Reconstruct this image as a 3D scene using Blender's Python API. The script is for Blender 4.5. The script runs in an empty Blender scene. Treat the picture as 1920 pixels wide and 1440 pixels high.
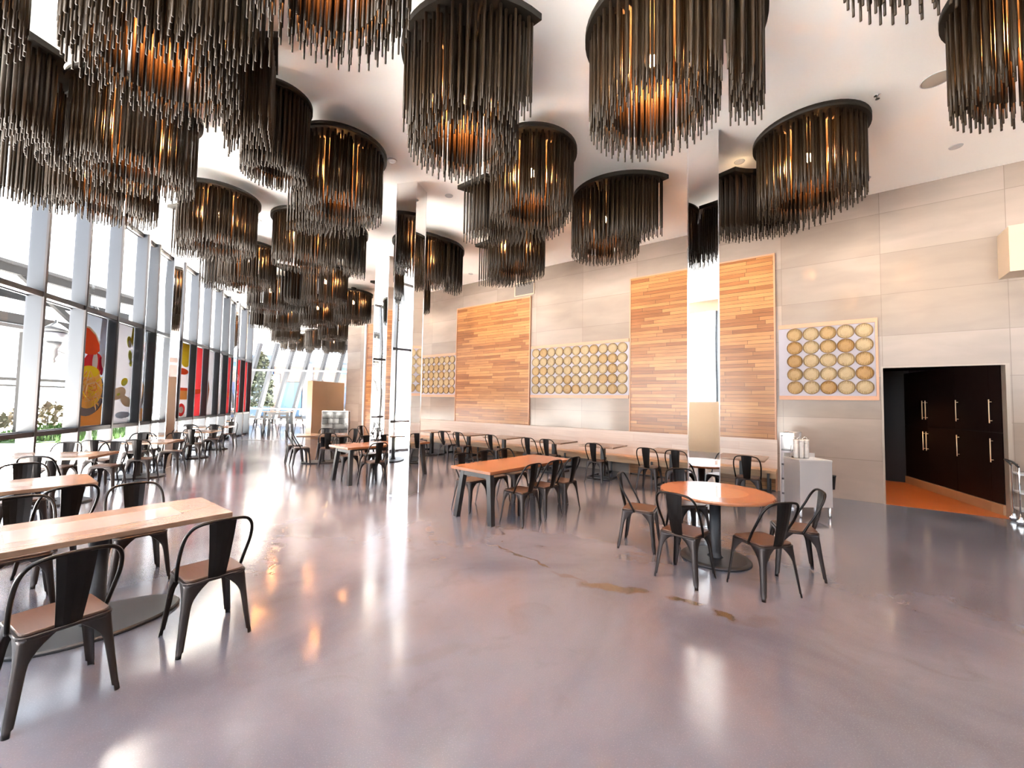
import bpy, bmesh, math, random
from math import sin, cos, pi, radians, atan2, sqrt, hypot
from mathutils import Vector, Matrix
random.seed(7)
SC = bpy.context.scene
COL = SC.collection
# ------------------------------------------------------------------ helpers
def link(o, parent=None):
    COL.objects.link(o)
    if parent is not None: o.parent = parent
    return o
class MB:
    """collects verts / faces (with material slots) and links them as ONE mesh object"""
    def __init__(s): s.v=[]; s.f=[]; s.m=[]; s.sm=[]
    def add(s, vs, fs, mi=0, smooth=False, M=None):
        b=len(s.v)
        for p in vs:
            p=Vector(p)
            s.v.append(tuple(M@p) if M is not None else tuple(p))
        for f in fs:
            s.f.append(tuple(b+i for i in f)); s.m.append(mi); s.sm.append(smooth)
        return s
    def box(s, x0,x1,y0,y1,z0,z1, mi=0, M=None):
        vs=[(x,y,z) for z in (z0,z1) for x,y in ((x0,y0),(x1,y0),(x1,y1),(x0,y1))]
        fs=[(3,2,1,0),(4,5,6,7),(0,1,5,4),(1,2,6,5),(2,3,7,6),(3,0,4,7)]
        return s.add(vs,fs,mi,False,M)
    def prism(s, poly, z0, z1, mi=0, M=None, smooth=False):
        n=len(poly); a=sum(poly[i][0]*poly[(i+1)%n][1]-poly[(i+1)%n][0]*poly[i][1] for i in range(n))
        if a<0: poly=poly[::-1]
        vs=[(x,y,z0) for x,y in poly]+[(x,y,z1) for x,y in poly]
        fs=[tuple(range(n))[::-1], tuple(range(n,2*n))]
        s.add(vs,fs,mi,False,M)
        b=len(s.v)-2*n
        for i in range(n):
            j=(i+1)%n; s.f.append((b+i,b+j,b+n+j,b+n+i)); s.m.append(mi); s.sm.append(smooth)
        return s
    def bprism(s, poly, z0, z1, bev=.004, mi=0, M=None):
        """prism with bevelled top and bottom rims"""
        n=len(poly); a=sum(poly[i][0]*poly[(i+1)%n][1]-poly[(i+1)%n][0]*poly[i][1] for i in range(n))
        if a<0: poly=poly[::-1]
        cx=sum(p[0] for p in poly)/n; cy=sum(p[1] for p in poly)/n
        def ins(p):
            d=hypot(p[0]-cx,p[1]-cy) or 1; k=1-bev/d
            return (cx+(p[0]-cx)*k, cy+(p[1]-cy)*k)
        inn=[ins(p) for p in poly]
        rings=[(inn,z0),(poly,z0+bev),(poly,z1-bev),(inn,z1)]
        vs=[(x,y,z) for r,z in rings for x,y in r]
        fs=[tuple(range(n))[::-1], tuple(range(3*n,4*n))]
        for k in range(3):
            for i in range(n):
                j=(i+1)%n; fs.append((k*n+i,k*n+j,(k+1)*n+j,(k+1)*n+i))
        return s.add(vs,fs,mi,False,M)
    def lathe(s, prof, seg=24, mi=0, M=None, smooth=True):
        vs=[]; n=len(prof)
        for k in range(seg):
            a=2*pi*k/seg
            vs+=[(r*cos(a),r*sin(a),z) for r,z in prof]
        fs=[]
        for k in range(seg):
            j=(k+1)%seg
            for i in range(n-1): fs.append((k*n+i,j*n+i,j*n+i+1,k*n+i+1))
        if prof[0][0]>1e-6: fs.append(tuple(k*n for k in range(seg))[::-1])
        if prof[-1][0]>1e-6: fs.append(tuple(k*n+n-1 for k in range(seg)))
        return s.add(vs,fs,mi,smooth,M)
    def tube(s, path, r, seg=8, mi=0, M=None, closed=False):
        P=[Vector(p) for p in path]; n=len(P); rings=[]
        rr=r if isinstance(r,(list,tuple)) else [r]*n
        up=Vector((0,0,1)); prev=None
        for i in range(n):
            if closed: t=(P[(i+1)%n]-P[i-1])
            else: t=(P[min(i+1,n-1)]-P[max(i-1,0)])
            t.normalize()
            if prev is None:
                a=up if abs(t.dot(up))<.9 else Vector((1,0,0))
                u=t.cross(a).normalized()
            else:
                u=(prev-t*prev.dot(t)).normalized()
            prev=u; w=t.cross(u)
            rings.append([P[i]+(u*cos(2*pi*k/seg)+w*sin(2*pi*k/seg))*rr[i] for k in range(seg)])
        vs=[p for r_ in rings for p in r_]; fs=[]
        for i in range(n if closed else n-1):
            j=(i+1)%n
            for k in range(seg):
                l=(k+1)%seg; fs.append((i*seg+k,i*seg+l,j*seg+l,j*seg+k))
        if not closed:
            fs.append(tuple(range(seg))[::-1]); fs.append(tuple(range((n-1)*seg,n*seg)))
        return s.add(vs,fs,mi,True,M)
    def bar(s, a, b, w, h, mi=0, M=None):
        """rectangular bar from a to b"""
        a=Vector(a); b=Vector(b); t=(b-a).normalized()
        up=Vector((0,0,1)) if abs(t.z)<.9 else Vector((0,1,0))
        u=t.cross(up).normalized()*(w/2); v=u.cross(t).normalized()*(h/2)
        vs=[a-u-v,a+u-v,a+u+v,a-u+v,b-u-v,b+u-v,b+u+v,b-u+v]
        fs=[(0,1,2,3),(7,6,5,4),(0,4,5,1),(1,5,6,2),(2,6,7,3),(3,7,4,0)]
        return s.add(vs,fs,mi,False,M)
    def mesh(s, name, mats):
        me=bpy.data.meshes.new(name)
        me.from_pydata(s.v,[],s.f)
        for m in (mats if isinstance(mats,(list,tuple)) else [mats]): me.materials.append(m)
        me.polygons.foreach_set('material_index', s.m)
        me.polygons.foreach_set('use_smooth', s.sm)
        bm=bmesh.new(); bm.from_mesh(me); bmesh.ops.recalc_face_normals(bm,faces=bm.faces); bm.to_mesh(me); bm.free()
        me.update()
        return me
    def build(s, name, mats, parent=None, loc=None, rotz=0):
        o=bpy.data.objects.new(name, s.mesh(name,mats))
        link(o,parent)
        if loc is not None: o.location=loc
        if rotz: o.rotation_euler=(0,0,rotz)
        return o
def rrect(w,d,r,n=5,cx=0,cy=0):
    pts=[]
    for sx,sy,a0 in ((1,1,0),(-1,1,90),(-1,-1,180),(1,-1,270)):
        for i in range(n+1):
            a=radians(a0+90*i/n); pts.append((cx+sx*(w/2-r)+r*cos(a), cy+sy*(d/2-r)+r*sin(a)))
    return pts
def ellipse(a,b,n=40): return [(a*cos(2*pi*i/n),b*sin(2*pi*i/n)) for i in range(n)]
def smooth_path(pts, sub=5):
    P=[Vector(p) for p in pts]; out=[]
    for i in range(len(P)-1):
        p0=P[max(i-1,0)];p1=P[i];p2=P[i+1];p3=P[min(i+2,len(P)-1)]
        for k in range(sub):
            t=k/sub
            out.append(.5*((2*p1)+(p2-p0)*t+(2*p0-5*p1+4*p2-p3)*t*t+(3*p1-p0-3*p2+p3)*t**3))
    out.append(P[-1]); return out
def thing(name,label,cat,loc=(0,0,0),rotz=0,group=None):
    o=bpy.data.objects.new(name,None); link(o); o.empty_display_size=.1
    o.location=loc; o.rotation_euler=(0,0,rotz); o['label']=label; o['category']=cat
    if group: o['group']=group
    return o
def tag(o,label,cat,group=None):
    o['label']=label; o['category']=cat
    if group: o['group']=group
    return o
def struct(o): o['kind']='structure'; return o
def dup(root,loc,rotz,label,group=None):
    r=root.copy(); COL.objects.link(r); r.location=loc; r.rotation_euler=(0,0,rotz); r['label']=label
    if group: r['group']=group
    for ch in list(root.children):
        c=ch.copy(); COL.objects.link(c); c.parent=r
        for g in list(ch.children):
            d=g.copy(); COL.objects.link(d); d.parent=c
    return r
# ------------------------------------------------------------------ materials
def srgb(r,g,b):
    f=lambda c:(c/255/12.92 if c/255<=.04045 else ((c/255+.055)/1.055)**2.4)
    return (f(r)*ALB,f(g)*ALB,f(b)*ALB,1)
ALB=.5      # every painted or natural surface is calibrated against the bright plaster ceiling and the sunlit paving
def newmat(name):
    m=bpy.data.materials.new(name); m.use_nodes=True
    nt=m.node_tree; b=nt.nodes['Principled BSDF']; return m,nt,b
def mat(name,col,rough=.5,metal=0,var=0,scale=6,spec=.5,bump=0,stretch=(1,1,1),detail=5):
    m,nt,b=newmat(name)
    b.inputs['Roughness'].default_value=rough; b.inputs['Metallic'].default_value=metal
    b.inputs['Specular IOR Level'].default_value=spec
    b.inputs['Base Color'].default_value=col
    if var or bump:
        tc=nt.nodes.new('ShaderNodeTexCoord'); mp=nt.nodes.new('ShaderNodeMapping'); mp.inputs['Scale'].default_value=stretch
        no=nt.nodes.new('ShaderNodeTexNoise'); no.inputs['Scale'].default_value=scale; no.inputs['Detail'].default_value=detail
        nt.links.new(tc.outputs['Object'],mp.inputs['Vector']); nt.links.new(mp.outputs['Vector'],no.inputs['Vector'])
        if var:
            mx=nt.nodes.new('ShaderNodeMix'); mx.data_type='RGBA'
            mx.inputs[6].default_value=tuple(c*(1-var) for c in col[:3])+(1,); mx.inputs[7].default_value=tuple(min(1,c*(1+var)) for c in col[:3])+(1,)
            nt.links.new(no.outputs['Fac'],mx.inputs[0]); nt.links.new(mx.outputs[2],b.inputs['Base Color'])
        if bump:
            bp=nt.nodes.new('ShaderNodeBump'); bp.inputs['Strength'].default_value=bump; bp.inputs['Distance'].default_value=.02
            nt.links.new(no.outputs['Fac'],bp.inputs['Height']); nt.links.new(bp.outputs['Normal'],b.inputs['Normal'])
    return m
def emis(name,col,st):
    m,nt,b=newmat(name); b.inputs['Base Color'].default_value=col
    b.inputs['Emission Color'].default_value=col; b.inputs['Emission Strength'].default_value=st; return m
def brickmat(name,c1,c2,mortar,bw,bh,msize,rough,axes='xz',offset=.5,grain=0,grain_scale=3,grain_stretch=(1,1,14),spec=.5,off_freq=2,rnd=False):
    """planks / tiles laid out on an object-space plane"""
    m,nt,b=newmat(name); L=nt.links
    tc=nt.nodes.new('ShaderNodeTexCoord'); sp=nt.nodes.new('ShaderNodeSeparateXYZ'); cb=nt.nodes.new('ShaderNodeCombineXYZ')
    L.new(tc.outputs['Object'],sp.inputs[0])
    ax={'x':0,'y':1,'z':2}
    xo=sp.outputs[ax[axes[0]]]
    if rnd:
        dv=nt.nodes.new('ShaderNodeMath'); dv.operation='DIVIDE'; dv.inputs[1].default_value=bh; L.new(sp.outputs[ax[axes[1]]],dv.inputs[0])
        fl_=nt.nodes.new('ShaderNodeMath'); fl_.operation='FLOOR'; L.new(dv.outputs[0],fl_.inputs[0])
        wn=nt.nodes.new('ShaderNodeTexWhiteNoise'); wn.noise_dimensions='1D'; L.new(fl_.outputs[0],wn.inputs['W'])
        ml=nt.nodes.new('ShaderNodeMath'); ml.operation='MULTIPLY_ADD'; ml.inputs[1].default_value=9.0; L.new(wn.outputs['Value'],ml.inputs[0]); L.new(xo,ml.inputs[2]); xo=ml.outputs[0]
    L.new(xo,cb.inputs[0]); L.new(sp.outputs[ax[axes[1]]],cb.inputs[1])
    br=nt.nodes.new('ShaderNodeTexBrick'); br.offset=offset; br.offset_frequency=off_freq
    br.inputs['Scale'].default_value=1; br.inputs['Mortar Size'].default_value=msize
    br.inputs['Brick Width'].default_value=bw; br.inputs['Row Height'].default_value=bh
    br.inputs['Color1'].default_value=c1; br.inputs['Color2'].default_value=c2; br.inputs['Mortar'].default_value=mortar
    br.inputs['Mortar Smooth'].default_value=.1
    L.new(cb.outputs[0],br.inputs['Vector'])
    out=br.outputs['Color']
    if grain:
        mp=nt.nodes.new('ShaderNodeMapping'); mp.inputs['Scale'].default_value=grain_stretch
        no=nt.nodes.new('ShaderNodeTexNoise'); no.inputs['Scale'].default_value=grain_scale; no.inputs['Detail'].default_value=6; no.inputs['Distortion'].default_value=.4
        L.new(tc.outputs['Object'],mp.inputs['Vector']); L.new(mp.outputs['Vector'],no.inputs['Vector'])
        rmp=nt.nodes.new('ShaderNodeMapRange'); rmp.inputs[1].default_value=.3; rmp.inputs[2].default_value=.7
        rmp.inputs[3].default_value=1-grain; rmp.inputs[4].default_value=1+grain
        L.new(no.outputs['Fac'],rmp.inputs[0])
        mul=nt.nodes.new('ShaderNodeVectorMath'); mul.operation='SCALE'
        L.new(out,mul.inputs[0]); L.new(rmp.outputs[0],mul.inputs['Scale']); out=mul.outputs[0]
    L.new(out,b.inputs['Base Color'])
    b.inputs['Roughness'].default_value=rough; b.inputs['Specular IOR Level'].default_value=spec
    return m
M_ceil=mat('ceiling_plaster',(.97,.935,.89,1),.9)
M_stone=brickmat('polished_travertine',srgb(190,171,158),srgb(170,151,137),srgb(152,135,121),1.52,.76,.004,.17,'xz',0,.08,1.1,(1,1,3.5),.3)
M_stone2=mat('beige_stone',srgb(222,192,162),.35,var=.06,scale=2.2)
M_plank=brickmat('cedar_planks',srgb(214,150,92),srgb(160,98,52),srgb(70,38,18),1.05,.082,.003,.3,'xz',0,.22,2.2,(1,1,22),.4,2,True)
M_oak=brickmat('pale_bench_oak',srgb(246,228,216),srgb(230,206,190),srgb(190,150,120),2.3,.16,.001,.35,'xz',.4,.07,2,(1,1,18))
M_seatoak=brickmat('bench_seat_fir',srgb(240,196,152),srgb(222,168,120),srgb(160,104,64),2.2,.12,.001,.32,'xy',.4,.12,2,(1,18,18))
M_frame=mat('fir_frame',srgb(222,160,122),.4,var=.12,scale=4,stretch=(1,1,10))
def woodtop(name,c):
    return brickmat(name,c,tuple(v*.82 for v in c[:3])+(1,),tuple(v*.6 for v in c[:3])+(1,),3.5,.1,.0006,.22,'xy',.3,.14,3,(1,16,16),.5)
M_top=woodtop('table_oak',srgb(166,136,114))
M_top2=woodtop('table_cherry',srgb(166,108,74))
M_inlay=mat('tabletop_inlay',srgb(186,176,174),.1,var=.05,scale=5,spec=.8); M_inlay2=mat('round_inlay',srgb(176,130,96),.12,var=.05,scale=5,spec=.8)
M_black=mat('black_powdercoat',srgb(40,38,40),.42,.0,var=.1,scale=20)
M_gun=mat('gunmetal_steel',srgb(80,74,74),.34,.85,var=.25,scale=9)
M_hoop=mat('dark_steel_tube',srgb(44,41,41),.3,.85)
M_seatw=mat('walnut_seat_board',srgb(82,58,47),.4,var=.3,scale=6,stretch=(14,1,1))
M_iron=mat('cast_iron_base',srgb(52,52,58),.45,.3,var=.15,scale=8)
M_rod=mat('bronze_rod',srgb(46,33,19),.45,.0,spec=.16)
M_canopy=mat('black_canopy',srgb(34,29,22),.6,.0,spec=.2)
M_bulb=emis('filament_bulb',(1,.40,.12,1),1000)
M_mirror=mat('mirror_steel',(.86,.85,.84,1),.02,1,bump=.22,scale=1.3,stretch=(1,1,.6),detail=0)
M_medge=mat('bright_edge',(.9,.9,.92,1),.15,1)
M_steel=mat('brushed_stainless',(.86,.86,.88,1),.3,.9,bump=.05,scale=3)
M_chrome=mat('chrome_tube',(.85,.85,.86,1),.08,1)
M_fin=mat('anodised_aluminium',srgb(34,40,51),.45,.0)
M_dark=mat('dark_mullion',srgb(54,46,46),.45,.3)
M_white=mat('white_trim',srgb(238,234,236),.35)
M_cab=mat('dark_wenge_cabinet',srgb(34,19,17),.45,spec=.2,var=.2,scale=4,stretch=(1,1,.15))
M_cabgap=mat('cabinet_carcass',srgb(18,12,12),.6)
M_brass=mat('brass_handle',(.85,.66,.42,1),.4,.35)
M_recfloor=mat('terracotta_floor',srgb(196,104,52),.35,var=.1,scale=3)
M_plinth=mat('oak_plinth',srgb(226,172,128),.4,var=.1,scale=4)
M_greybrick=brickmat('smoky_glazed_tile',srgb(112,112,108),srgb(84,86,85),srgb(34,34,36),.42,.2,.012,.08,'xz',.5,.1,2,(1,1,1))
M_endtile=brickmat('end_tile',srgb(226,226,232),srgb(196,200,208),srgb(96,96,102),.4,.24,.014,.1,'yz',0,.06,2,(1,1,1))
M_lidback=mat('panel_backing',srgb(188,178,188),.4)
M_paper=mat('cup_white',srgb(240,232,224),.5)
M_rubber=mat('black_rubber',srgb(24,23,24),.6)
def weave(name,c1,c2):
    m,nt,b=newmat(name); L=nt.links
    tc=nt.nodes.new('ShaderNodeTexCoord'); mp=nt.nodes.new('ShaderNodeMapping'); mp.inputs['Rotation'].default_value=(0,0.9,0)
    w=nt.nodes.new('ShaderNodeTexWave'); w.inputs['Scale'].default_value=18; w.inputs['Distortion'].default_value=3; w.inputs['Detail'].default_value=2; w.inputs['Detail Scale'].default_value=2
    L.new(tc.outputs['Object'],mp.inputs['Vector']); L.new(mp.outputs['Vector'],w.inputs['Vector'])
    mx=nt.nodes.new('ShaderNodeMix'); mx.data_type='RGBA'; mx.inputs[6].default_value=c1; mx.inputs[7].default_value=c2
    L.new(w.outputs['Fac'],mx.inputs[0]); L.new(mx.outputs[2],b.inputs['Base Color']); b.inputs['Roughness'].default_value=.5
    return m
M_lid=[weave('bamboo_pale',srgb(214,190,146),srgb(180,138,84)),weave('bamboo_mid',srgb(210,174,112),srgb(172,120,58)),weave('bamboo_gold',srgb(206,160,84),srgb(162,106,40))]
M_lidrim=[mat('bamboo_rim_pale',srgb(160,122,70),.5),mat('bamboo_rim_mid',srgb(152,110,56),.5),mat('bamboo_rim_gold',srgb(146,98,42),.5)]
def glassmat(name,f=.06,tint=(.97,.985,1,1)):
    m=bpy.data.materials.new(name); m.use_nodes=True; nt=m.node_tree; nt.nodes.clear()
    o=nt.nodes.new('ShaderNodeOutputMaterial'); t=nt.nodes.new('ShaderNodeBsdfTransparent'); t.inputs[0].default_value=tint
    g=nt.nodes.new('ShaderNodeBsdfGlossy'); g.inputs['Roughness'].default_value=.02
    lw=nt.nodes.new('ShaderNodeFresnel'); lw.inputs['IOR'].default_value=1.35
    mx=nt.nodes.new('ShaderNodeMixShader')
    nt.links.new(lw.outputs[0],mx.inputs[0]); nt.links.new(t.outputs[0],mx.inputs[1]); nt.links.new(g.outputs[0],mx.inputs[2]); nt.links.new(mx.outputs[0],o.inputs[0])
    return m
M_glass=glassmat('window_glass')
# polished concrete floor: mottled grey, worn stains with a shape of their own
def floormat():
    m,nt,b=newmat('polished_concrete'); L=nt.links
    tc=nt.nodes.new('ShaderNodeTexCoord')
    def noise(sc,det=6,dist=0,rough=.55):
        n=nt.nodes.new('ShaderNodeTexNoise'); n.inputs['Scale'].default_value=sc; n.inputs['Detail'].default_value=det; n.inputs['Distortion'].default_value=dist; n.inputs['Roughness'].default_value=rough
        L.new(tc.outputs['Object'],n.inputs['Vector']); return n
    n1=noise(.55,8,.6); n2=noise(140,2); n3=noise(2.4,6,1.0)
    rp=nt.nodes.new('ShaderNodeValToRGB'); rp.color_ramp.elements[0].position=.3; rp.color_ramp.elements[1].position=.72
    rp.color_ramp.elements[0].color=srgb(90,95,111); rp.color_ramp.elements[1].color=srgb(132,136,153)
    L.new(n1.outputs['Fac'],rp.inputs[0])
    def mixc(a,bcol,fac,blend='MIX'):
        x=nt.nodes.new('ShaderNodeMix'); x.data_type='RGBA'; x.blend_type=blend
        L.new(a,x.inputs[6])
        if isinstance(bcol,tuple): x.inputs[7].default_value=bcol
        else: L.new(bcol,x.inputs[7])
        if isinstance(fac,float): x.inputs[0].default_value=fac
        else: L.new(fac,x.inputs[0])
        return x.outputs[2]
    def rng(src,a,b_,c,d):
        r=nt.nodes.new('ShaderNodeMapRange'); r.inputs[1].default_value=a; r.inputs[2].default_value=b_; r.inputs[3].default_value=c; r.inputs[4].default_value=d
        L.new(src,r.inputs[0]); return r.outputs[0]
    c=mixc(rp.outputs[0],srgb(92,92,102),rng(n3.outputs['Fac'],.56,.78,0,.45))
    c=mixc(c,srgb(168,172,184),rng(n2.outputs['Fac'],.55,.75,0,.25))
    # stains: warped distance to a few worn spots
    wv=nt.nodes.new('ShaderNodeTexNoise'); wv.inputs['Scale'].default_value=5.5; wv.inputs['Detail'].default_value=5
    L.new(tc.outputs['Object'],wv.inputs['Vector'])
    sub=nt.nodes.new('ShaderNodeVectorMath'); sub.operation='SUBTRACT'; sub.inputs[1].default_value=(.5,.5,.5); L.new(wv.outputs['Color'],sub.inputs[0])
    scl=nt.nodes.new('ShaderNodeVectorMath'); scl.operation='SCALE'; scl.inputs['Scale'].default_value=.22; L.new(sub.outputs[0],scl.inputs[0])
    add=nt.nodes.new('ShaderNodeVectorMath'); add.operation='ADD'; L.new(tc.outputs['Object'],add.inputs[0]); L.new(scl.outputs[0],add.inputs[1])
    for (x,y,rx,ry,ang,k) in [(.86,3.88,.19,.07,-12,.85),(1.1,3.80,.18,.065,-10,.9),(1.54,3.60,.13,.045,-30,.95),(1.75,3.36,.055,.10,20,1.0),(.12,4.60,.2,.02,-38,.75),(-.1,4.84,.16,.012,-40,.8),(.33,4.40,.14,.015,-44,.7),(.6,4.07,.2,.03,-35,.35),(-.75,3.2,.4,.2,15,.14),(1.95,3.3,.2,.06,10,.25),(-.5,2.8,.3,.06,25,.14)]:
        mp=nt.nodes.new('ShaderNodeMapping'); mp.vector_type='TEXTURE'
        mp.inputs['Location'].default_value=(x,y,0); mp.inputs['Rotation'].default_value=(0,0,radians(ang)); mp.inputs['Scale'].default_value=(rx,ry,1)
        L.new(add.outputs[0],mp.inputs['Vector'])
        ln=nt.nodes.new('ShaderNodeVectorMath'); ln.operation='LENGTH'; L.new(mp.outputs[0],ln.inputs[0])
        c=mixc(c,srgb(98,80,58),rng(ln.outputs['Value'],1.3,.55,0,k))
    L.new(c,b.inputs['Base Color'])
    L.new(rng(n1.outputs['Fac'],.3,.7,.11,.2),b.inputs['Roughness'])
    b.inputs['Specular IOR Level'].default_value=.8
    bp=nt.nodes.new('ShaderNodeBump'); bp.inputs['Strength'].default_value=.06; bp.inputs['Distance'].default_value=.02
    L.new(n3.outputs['Fac'],bp.inputs['Height']); L.new(bp.outputs['Normal'],b.inputs['Normal'])
    return m
M_floor=floormat()
# ------------------------------------------------------------------ camera
f_px=760.; p=math.atan(35/f_px); ro=.018
R0=Vector((1,0,0)); F=Vector((0,cos(p),sin(p))); U0=Vector((0,-sin(p),cos(p)))
R=R0*cos(ro)+U0*sin(ro); U=U0*cos(ro)-R0*sin(ro)
cam=bpy.data.cameras.new('camera'); cam.sensor_width=36; cam.lens=36*f_px/1920; cam.clip_start=.05; cam.clip_end=300
co=link(bpy.data.objects.new('camera',cam))
mw=Matrix((R,U,-F)).transposed().to_4x4(); mw.translation=Vector((0,0,1.7)); co.matrix_world=mw
SC.camera=co
# ------------------------------------------------------------------ setting
H=5.72
P0=Vector((6.75,7.36,0)); W=Vector((-.797,.604,0)); N=Vector((-.604,-.797,0)); WROT=atan2(.604,-.797)
def wl(u,n,z=0): return P0+W*u+N*n+Vector((0,0,z))
GX=lambda y,o=0: -5.85-.35*y+o            # the leaning-away line of the left glass wall
UEND=17.75
we=wl(UEND,0)
poly=[(GX(-4.2)-.05,-4.2),(9.55,-4.2),(9.55,wl(-3.45,0).y),(we.x,we.y),(-6.9,26.2),(-17.8,26.2),(GX(19.5)-.05,19.5)]
# right end of the right wall: where it meets the side wall x=9.35
U_R=-3.26
fl=MB(); fl.prism([(x,y) for x,y in poly],-.12,0); struct(fl.build('floor',M_floor))
ce=MB(); ce.prism([(x,y) for x,y in poly],H,H+.15); struct(ce.build('ceiling',M_ceil))
wr=MB()
wr.box(U_R,-1.47,-.2,0,0,H); wr.box(-1.47,0.0,-.2,0,2.45,H); wr.box(0.0,UEND,-.2,0,0,H)
struct(wr.build('wall_right',M_stone,None,P0,WROT))
sw=MB(); sw.box(9.35,9.55,-4.2,wl(U_R,0).y+.05,0,H); struct(sw.build('wall_side',M_stone))
bw=MB(); bw.box(GX(-4.1),9.4,-4.3,-4.1,0,1.9); bw.box(GX(-4.1),9.4,-4.3,-4.1,H-.45,H); struct(bw.build('wall_back',M_stone2))
wf=MB()
a=Vector((we.x,we.y,0)); bb=Vector((-6.9,26.1,0)); d=(bb-a).normalized(); nn=Vector((d.y,-d.x,0))*.2
wf.prism([(a.x,a.y),(bb.x,bb.y),(bb.x+nn.x,bb.y+nn.y),(a.x+nn.x,a.y+nn.y)],0,H); struct(wf.build('wall_far',M_stone2))
# bulkhead on the right wall by the frame edge
bk=MB(); bk.box(-3.1,-1.42,0.001,.5,3.84,4.55); struct(bk.build('trim_1',M_stone2,None,P0,WROT))
# white strip that closes the plank-clad length of the wall
wt=MB(); wt.box(16.2,16.32,.002,.09,0,4.92); struct(wt.build('trim_2',M_white,None,P0,WROT))
# recess behind the opening: floor, dark ceiling, left side, back
rf=MB(); rf.prism([(0,0),(-1.47,0),(-1.5,-.25),(-.66,-3.3),(1.2,-3.5),(1.2,-.2),(0,-.2)],-.1,.004); struct(rf.build('floor_recess',M_recfloor,None,P0,WROT))
rc=MB(); rc.prism([(1.35,-.2),(-2.7,-.2),(-1.7,-4.3),(1.35,-4.3)],2.62,2.7); struct(rc.build('ceiling_recess',mat('recess_ceiling',srgb(18,12,12),1,spec=0),None,P0,WROT))
rb=MB(); rb.prism([(-.75,-3.25),(1.3,-3.45),(1.3,-3.6),(-.75,-3.4)],0,2.7); rb.prism([(1.2,-.2),(1.3,-.2),(1.3,-3.5),(1.2,-3.5)],0,2.7); struct(rb.build('wall_recess',M_cab,None,P0,WROT))
js=MB(); js.box(-1.50,-1.455,-.19,.012,0,2.45); js.box(-1.50,.03,-.02,.012,2.45,2.475); js.box(0,.03,-.02,.012,0,2.45); struct(js.build('trim_3',mat('stone_jamb',srgb(186,168,152),.3),None,P0,WROT))
# cabinet row along the slanting side of the recess
cA=wl(-1.46,-.26); cB=wl(-.66,-3.19); cd=(cB-cA).normalized(); CROT=atan2(cd.y,cd.x)
clen=(cB-cA).length
cw_=MB(); cw_.box(-.7,clen+.9,-.62,-.52,0,2.66); struct(cw_.build('wall_behind_cabinets',M_cab,None,cA,CROT))
def cabinet(s0,s1,handles,label):
    t=thing('storage_cabinet',label,'cabinet',cA+cd*s0,CROT,'tall dark cabinets in the recess')
    w=s1-s0
    b=MB(); b.box(.002,w-.002,-.5,-.03,.17,2.55); b.build('body',M_cabgap,t)
    b=MB(); b.box(.002,w-.002,-.5,.02,0,.17); b.build('plinth',M_plinth,t)
    for (z0,z1,hz0,hz1) in ((.18,1.34,.84,1.24),(1.36,2.54,1.5,1.9)):
        n=len(handles)
        for i,hx in enumerate(handles):
            x0=w*i/n; x1=w*(i+1)/n
            b=MB(); b.box(x0+.004,x1-.004,-.03,0,z0,z1); dr=b.build('door',M_cab,t)
            hb=MB(); xx=hx-s0
            hb.tube([(xx,.035,hz0),(xx,.035,hz1)],.008,8); hb.bar((xx,0,hz0+.04),(xx,.035,hz0+.04),.01,.01); hb.bar((xx,0,hz1-.04),(xx,.035,hz1-.04),.01,.01)
            hb.build('handle',M_brass,dr)
cabinet(.0,.28,[.22],'narrow tall dark cabinet beside the right jamb of the opening')
cabinet(.28,1.18,[1.10],'tall dark cabinet with a single column of brass handles in the middle of the recess')
cabinet(1.18,clen,[1.18+.93,1.18+1.05],'widest tall dark cabinet at the back of the recess with paired brass handles')
# ------------------------------------------------------------------ left glass wall: fins, panes, transom, sill
ZS,ZT=1.03,3.40
noses=[6.81+1.02*i for i in range(-11,13)]
gd=Vector((-.35,1,0)).normalized(); gn=Vector((1,.35,0)).normalized()
GROT=atan2(gd.y,gd.x)
k=0
for i,zz in enumerate(noses):
    b=MB(); b.box(-.024,.024,-.19,.02,0.0,H)       # local x along the wall, -y into the room
    b.box(-.026,.026,-.22,-.19,0.0,H,1)
    k+=1
    o=b.build('trim_%d'%(10+k),[M_fin,M_dark],None,(GX(zz),zz,0),GROT); struct(o)
step=1.02*sqrt(1+.35**2)
WN=0
for i,zz in enumerate(noses[:-1]):
    WN+=1
    b=MB()
    b.add([(.03,0,.05),(step-.03,0,.05),(step-.03,0,H),(.03,0,H)],[(0,1,2,3)])
    o=b.build('window_%d'%WN,M_glass,None,(GX(zz),zz,0),GROT); struct(o)
tl=(noses[-1]-noses[0])*sqrt(1+.35**2)
for nm,z0,z1,dep in (('trim_5',ZS-.05,ZS+.03,.2),('trim_6',ZT-.04,ZT+.05,.2),('trim_7',H-.1,H,.1),('trim_8',0,.06,.1)):
    b=MB(); b.box(0,tl,-dep-.005,-dep+.04,z0,z1,0); b.box(0,tl,-dep+.04,-.01,z0+.02,z1-.02,1); b.box(0,tl,-.01,.03,z0,z1,0)
    struct(b.build(nm,[M_dark,M_fin],None,(GX(noses[0]),noses[0],0),GROT))
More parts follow.
